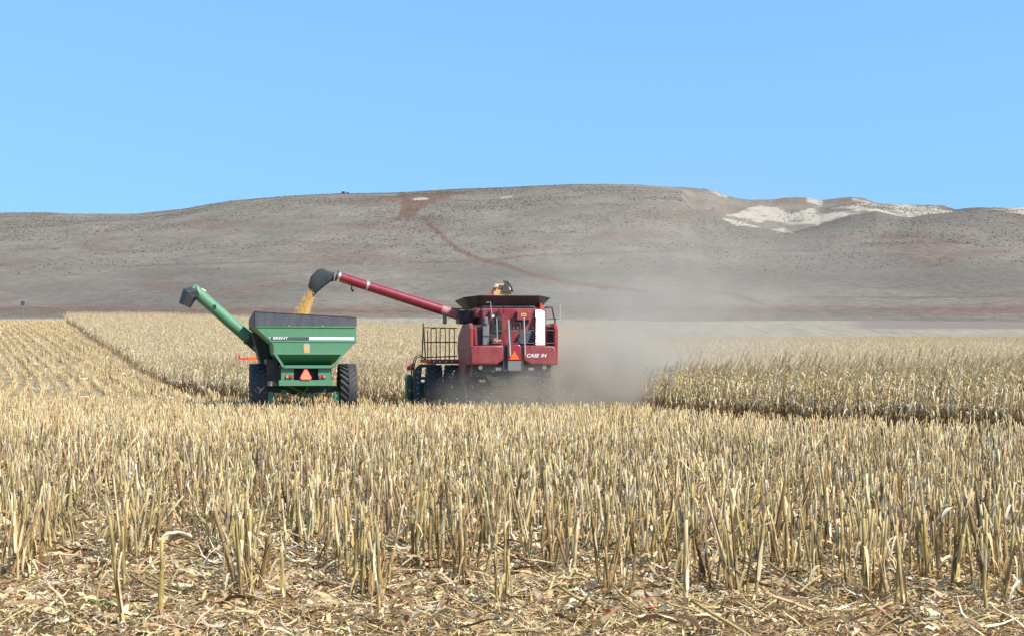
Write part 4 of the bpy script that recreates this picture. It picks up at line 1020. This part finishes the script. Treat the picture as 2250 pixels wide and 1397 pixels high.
MB().tube([Vector(gp(.30)) + Vector((0, -.2, -.18)), Vector(gp(.05)) + Vector((0, -.3, -.1))], .03, 8).build("fold_cylinder", 'rail', ca)
# grain inside
hp = MB(); nx, ny = 20, 24
X_ = [-1.2 + 2.7 * i / (nx - 1) for i in range(nx)]; Y_ = [.15 + 4.3 * j / (ny - 1) for j in range(ny)]
hp.add([(x, y, 2.45 + .45 * math.exp(-((x) ** 2 + (y - 2.2) ** 2) / 1.4) + .02 * random.random()) for x in X_ for y in Y_], [(i * ny + j, (i + 1) * ny + j, (i + 1) * ny + j + 1, i * ny + j + 1) for i in range(nx - 1) for j in range(ny - 1)])
mg, nt, bs = mat_new("grain_heap"); geo = N(nt, "ShaderNodeNewGeometry"); nn_ = noise(nt, geo.outputs["Position"], 90, 2, .6)
nt.links.new(ramp(nt, nn_, [(.35, (.5, .22, .03)), (.65, (.85, .5, .12))]), bs.inputs["Base Color"])
o = hp.build("grain_heap", mg, None); o.location = cart.location; o.rotation_euler = cart.rotation_euler
tag(o, "heap of yellow corn grain inside the green grain cart", "grain")

# falling stream of corn
r6 = np.random.default_rng(16)
M4 = Matrix.Translation(comb.location) @ Matrix.Rotation(A_C, 4, 'Z')
s0 = M4 @ SP_END
n = 9500; t = r6.random(n) ** .9
g_ = np.array([s0.x, s0.y, s0.z])
drop = 1.3 * t; vx = -.62 * t + .06 * t * t
spread = .075 + .11 * t
off = r6.normal(size=(n, 3)) * spread[:, None] * [.75, .9, .5]
Pk = g_ + np.stack([vx, np.zeros(n), -drop + .10], -1) + off
kt = [join([tube_t([(0, 0, -.008), (0, 0, .012)], [.009, .007], 4, np.ones((2, 3)))])]
V, Q, C = soup(kt, Pk, 61, smin=.55, smax=1.0)
o = link("corn_stream", np_mesh("corn_stream", V, Q, None, MT['grain'])); tag(o, "stream of golden corn kernels pouring from the black spout into the cart", "grain", kind="stuff")

# ------------------------------------------------------------------ tractor ahead of the cart
tr = empty("tractor", (-6.86 - 10.0 * math.sin(A_G) + .25, 50 + 10.0 * math.cos(A_G), GZ), A_G)
tag(tr, "green tractor hidden behind the grain cart, an orange warning light sticking out on its left", "tractor")
MB().prism([(-1.0, 1.0), (-1.0, 1.5), (1.0, 1.7), (3.6, 1.6), (3.7, .8), (1.0, .8)], -.42, .42, 'x').build("hood", 'greend', tr, .05)
MB().prism([(-1.0, 1.5), (-.9, 2.45), (.7, 2.45), (1.0, 1.5)], -.62, .62, 'x').build("cab", 'glass', tr, .05)
MB().box(-.68, .68, -1.0, .8, 2.45, 2.58).build("roof", 'greend', tr, .05)
for x in (-.92, .92): wheel(tr, (x, -.3, .84), .84, .42, 'rim', 22)
for x in (-.85, .85): wheel(tr, (x, 2.9, .6), .6, .38, 'rim', 18)
MB().box(-1.95, -.65, -.95, -.85, 1.90, 1.97).build("light_arm", 'redrefl', tr)
MB().box(-1.60, -1.28, -.975, -.955, 1.87, 2.0).build("amber_reflector", 'orange', tr)
MB().lathe_x([(-.03, .03), (-.03, .075), (.03, .075), (.03, .03)], (-1.92, -.92, 2.05), 14).build("red_lamp", 'redrefl', tr)
tr.location.x -= .25

# ------------------------------------------------------------------ small far things
def pole_thing(px, d, h, label, cat, name, build):
    X = (px - PX0) / F * d; o = empty(name, (X, d, float(zfun(X, d)))); tag(o, label, cat); build(o, h); return o
def b_pole(o, h):
    MB().tube([(0, 0, -.3), (0, 0, h)], .09, 8).build("post", 'grey', o); MB().box(-.28, .28, -.2, .2, h - .75, h - .1).build("meter_box", 'dgrey', o)
    MB().tube([(-.7, 0, h), (.7, 0, h)], .07, 6).build("crossbar", 'rail', o)
pole_thing(50, 262, 3.6, "lone weathered post with a dark box at the far left of the field", "post", "field_post", b_pole)
def b_post2(o, h): MB().tube([(0, 0, -.3), (0, 0, h)], [.1, .08], 8).build("post", 'rail', o); MB().box(-.12, .12, -.12, .12, h, h + .12).build("cap", 'grey', o)
pole_thing(1231, 236, 4.4, "thin wooden post standing in the dusty corn just right of the combine", "post", "wooden_post", b_post2)
def b_mast(o, h):
    for k in range(8): MB().tube([(0, 0, h * k / 8), (0, 0, h * (k + 1) / 8)], .28, 6).build("mast_section", 'white' if k % 2 == 0 else 'grey', o)
    MB().box(-1.6, 1.0, -1, 1, -.5, 1.6).build("shed", 'black', o); MB().box(2, 4.5, -1, 1, -.5, 1.0).build("shrub_box", 'dgrey', o)
pole_thing(755, 1245, 9.5, "thin white radio mast with a small dark shed on top of the ridge", "mast", "radio_mast", b_mast)

# chaff thrown from the back of the combine
r7 = np.random.default_rng(17)
ch = [strip([(-.03, 0, 0), (0, 0, .004), (.035, .004, 0)], [.008, .014, .004], (0, 0, 1), (.62, .52, .36), None, .3), strip([(-.06, 0, 0), (0, .01, .01), (.06, .0, 0)], [.012, .026, .01], (0, .4, 1), (.7, .62, .46), None, .3)]
tp_ = []
for V, Q, C in ch:
    for q in range(8):
        Rm = np.array(Matrix.Rotation(r7.uniform(0, 6.28), 3, 'X') @ Matrix.Rotation(r7.uniform(-1.5, 1.5), 3, 'Y')); tp_.append((V @ Rm.T, Q, C))
n = 800; pz = r7.random(n)
Pc = np.stack([r7.uniform(-2.2, 2.6, n), 49.8 + r7.uniform(-1.6, .8, n), GZ + .35 + 1.2 * pz ** 1.4], -1)
V, Q, C = soup(tp_, Pc, 71, smin=.15, smax=.55)
o = link("chaff", np_mesh("chaff", V, Q, C, M_STRAW)); tag(o, "bits of chaff and husk flying out under the rear of the combine", "chaff", kind="stuff")

# ------------------------------------------------------------------ dust cloud
dm = bpy.data.materials.new("dust"); dm.use_nodes = True; nt = dm.node_tree; nt.nodes.clear()
out = nt.nodes.new("ShaderNodeOutputMaterial"); pv = nt.nodes.new("ShaderNodeVolumePrincipled")
pv.inputs["Color"].default_value = (.74, .665, .56, 1); pv.inputs["Anisotropy"].default_value = .1
geo = nt.nodes.new("ShaderNodeTexCoord"); nt.links.new(pv.outputs[0], out.inputs["Volume"])
def M(op, a, b=None, c=None):
    n = nt.nodes.new("ShaderNodeMath"); n.operation = op
    for i, v in enumerate((a, b, c)):
        if v is None: continue
        if hasattr(v, "is_output"): nt.links.new(v, n.inputs[i])
        else: n.inputs[i].default_value = v
    return n.outputs[0]
def puff(c, rad, dens, pw=1.3):
    mp = nt.nodes.new("ShaderNodeMapping"); mp.vector_type = 'POINT'; nt.links.new(geo.outputs["Object"], mp.inputs[0])
    mp.inputs["Location"].default_value = tuple(-c[i] / rad[i] for i in range(3)); mp.inputs["Scale"].default_value = tuple(1 / r_ for r_ in rad)
    ln = nt.nodes.new("ShaderNodeVectorMath"); ln.operation = 'LENGTH'; nt.links.new(mp.outputs[0], ln.inputs[0])
    return M('MULTIPLY', M('POWER', M('MAXIMUM', M('SUBTRACT', 1.0, ln.outputs["Value"]), 0.0), pw), dens)
tot = None
for p in (((3.3, 53.5, .9), (3.6, 5.5, 2.1), 1.3), ((.7, 50.6, .2), (3.9, 2.6, 1.6), .85), ((4.6, 57, 2.4), (6.5, 8, 3.8), .11), ((7.5, 62, 4.2), (10.0, 12, 6.0), .04)):
    q = puff(*p); tot = q if tot is None else M('ADD', tot, q)
nz = nt.nodes.new("ShaderNodeTexNoise"); nz.inputs["Scale"].default_value = .8; nz.inputs["Detail"].default_value = 4; nt.links.new(geo.outputs["Object"], nz.inputs["Vector"])
mr = nt.nodes.new("ShaderNodeMapRange"); nt.links.new(nz.outputs[0], mr.inputs[0]); mr.inputs[1].default_value = .33; mr.inputs[2].default_value = .66; mr.inputs[3].default_value = .2; mr.inputs[4].default_value = 1.8
nt.links.new(M('MULTIPLY', tot, mr.outputs[0]), pv.inputs["Density"])
o = MB().box(-3.2, 17, 48.2, 73, -1.2, 9.5).build("dust_cloud", dm, None)
tag(o, "pale grey brown dust cloud drifting off to the right of the combine", "dust", kind="stuff")
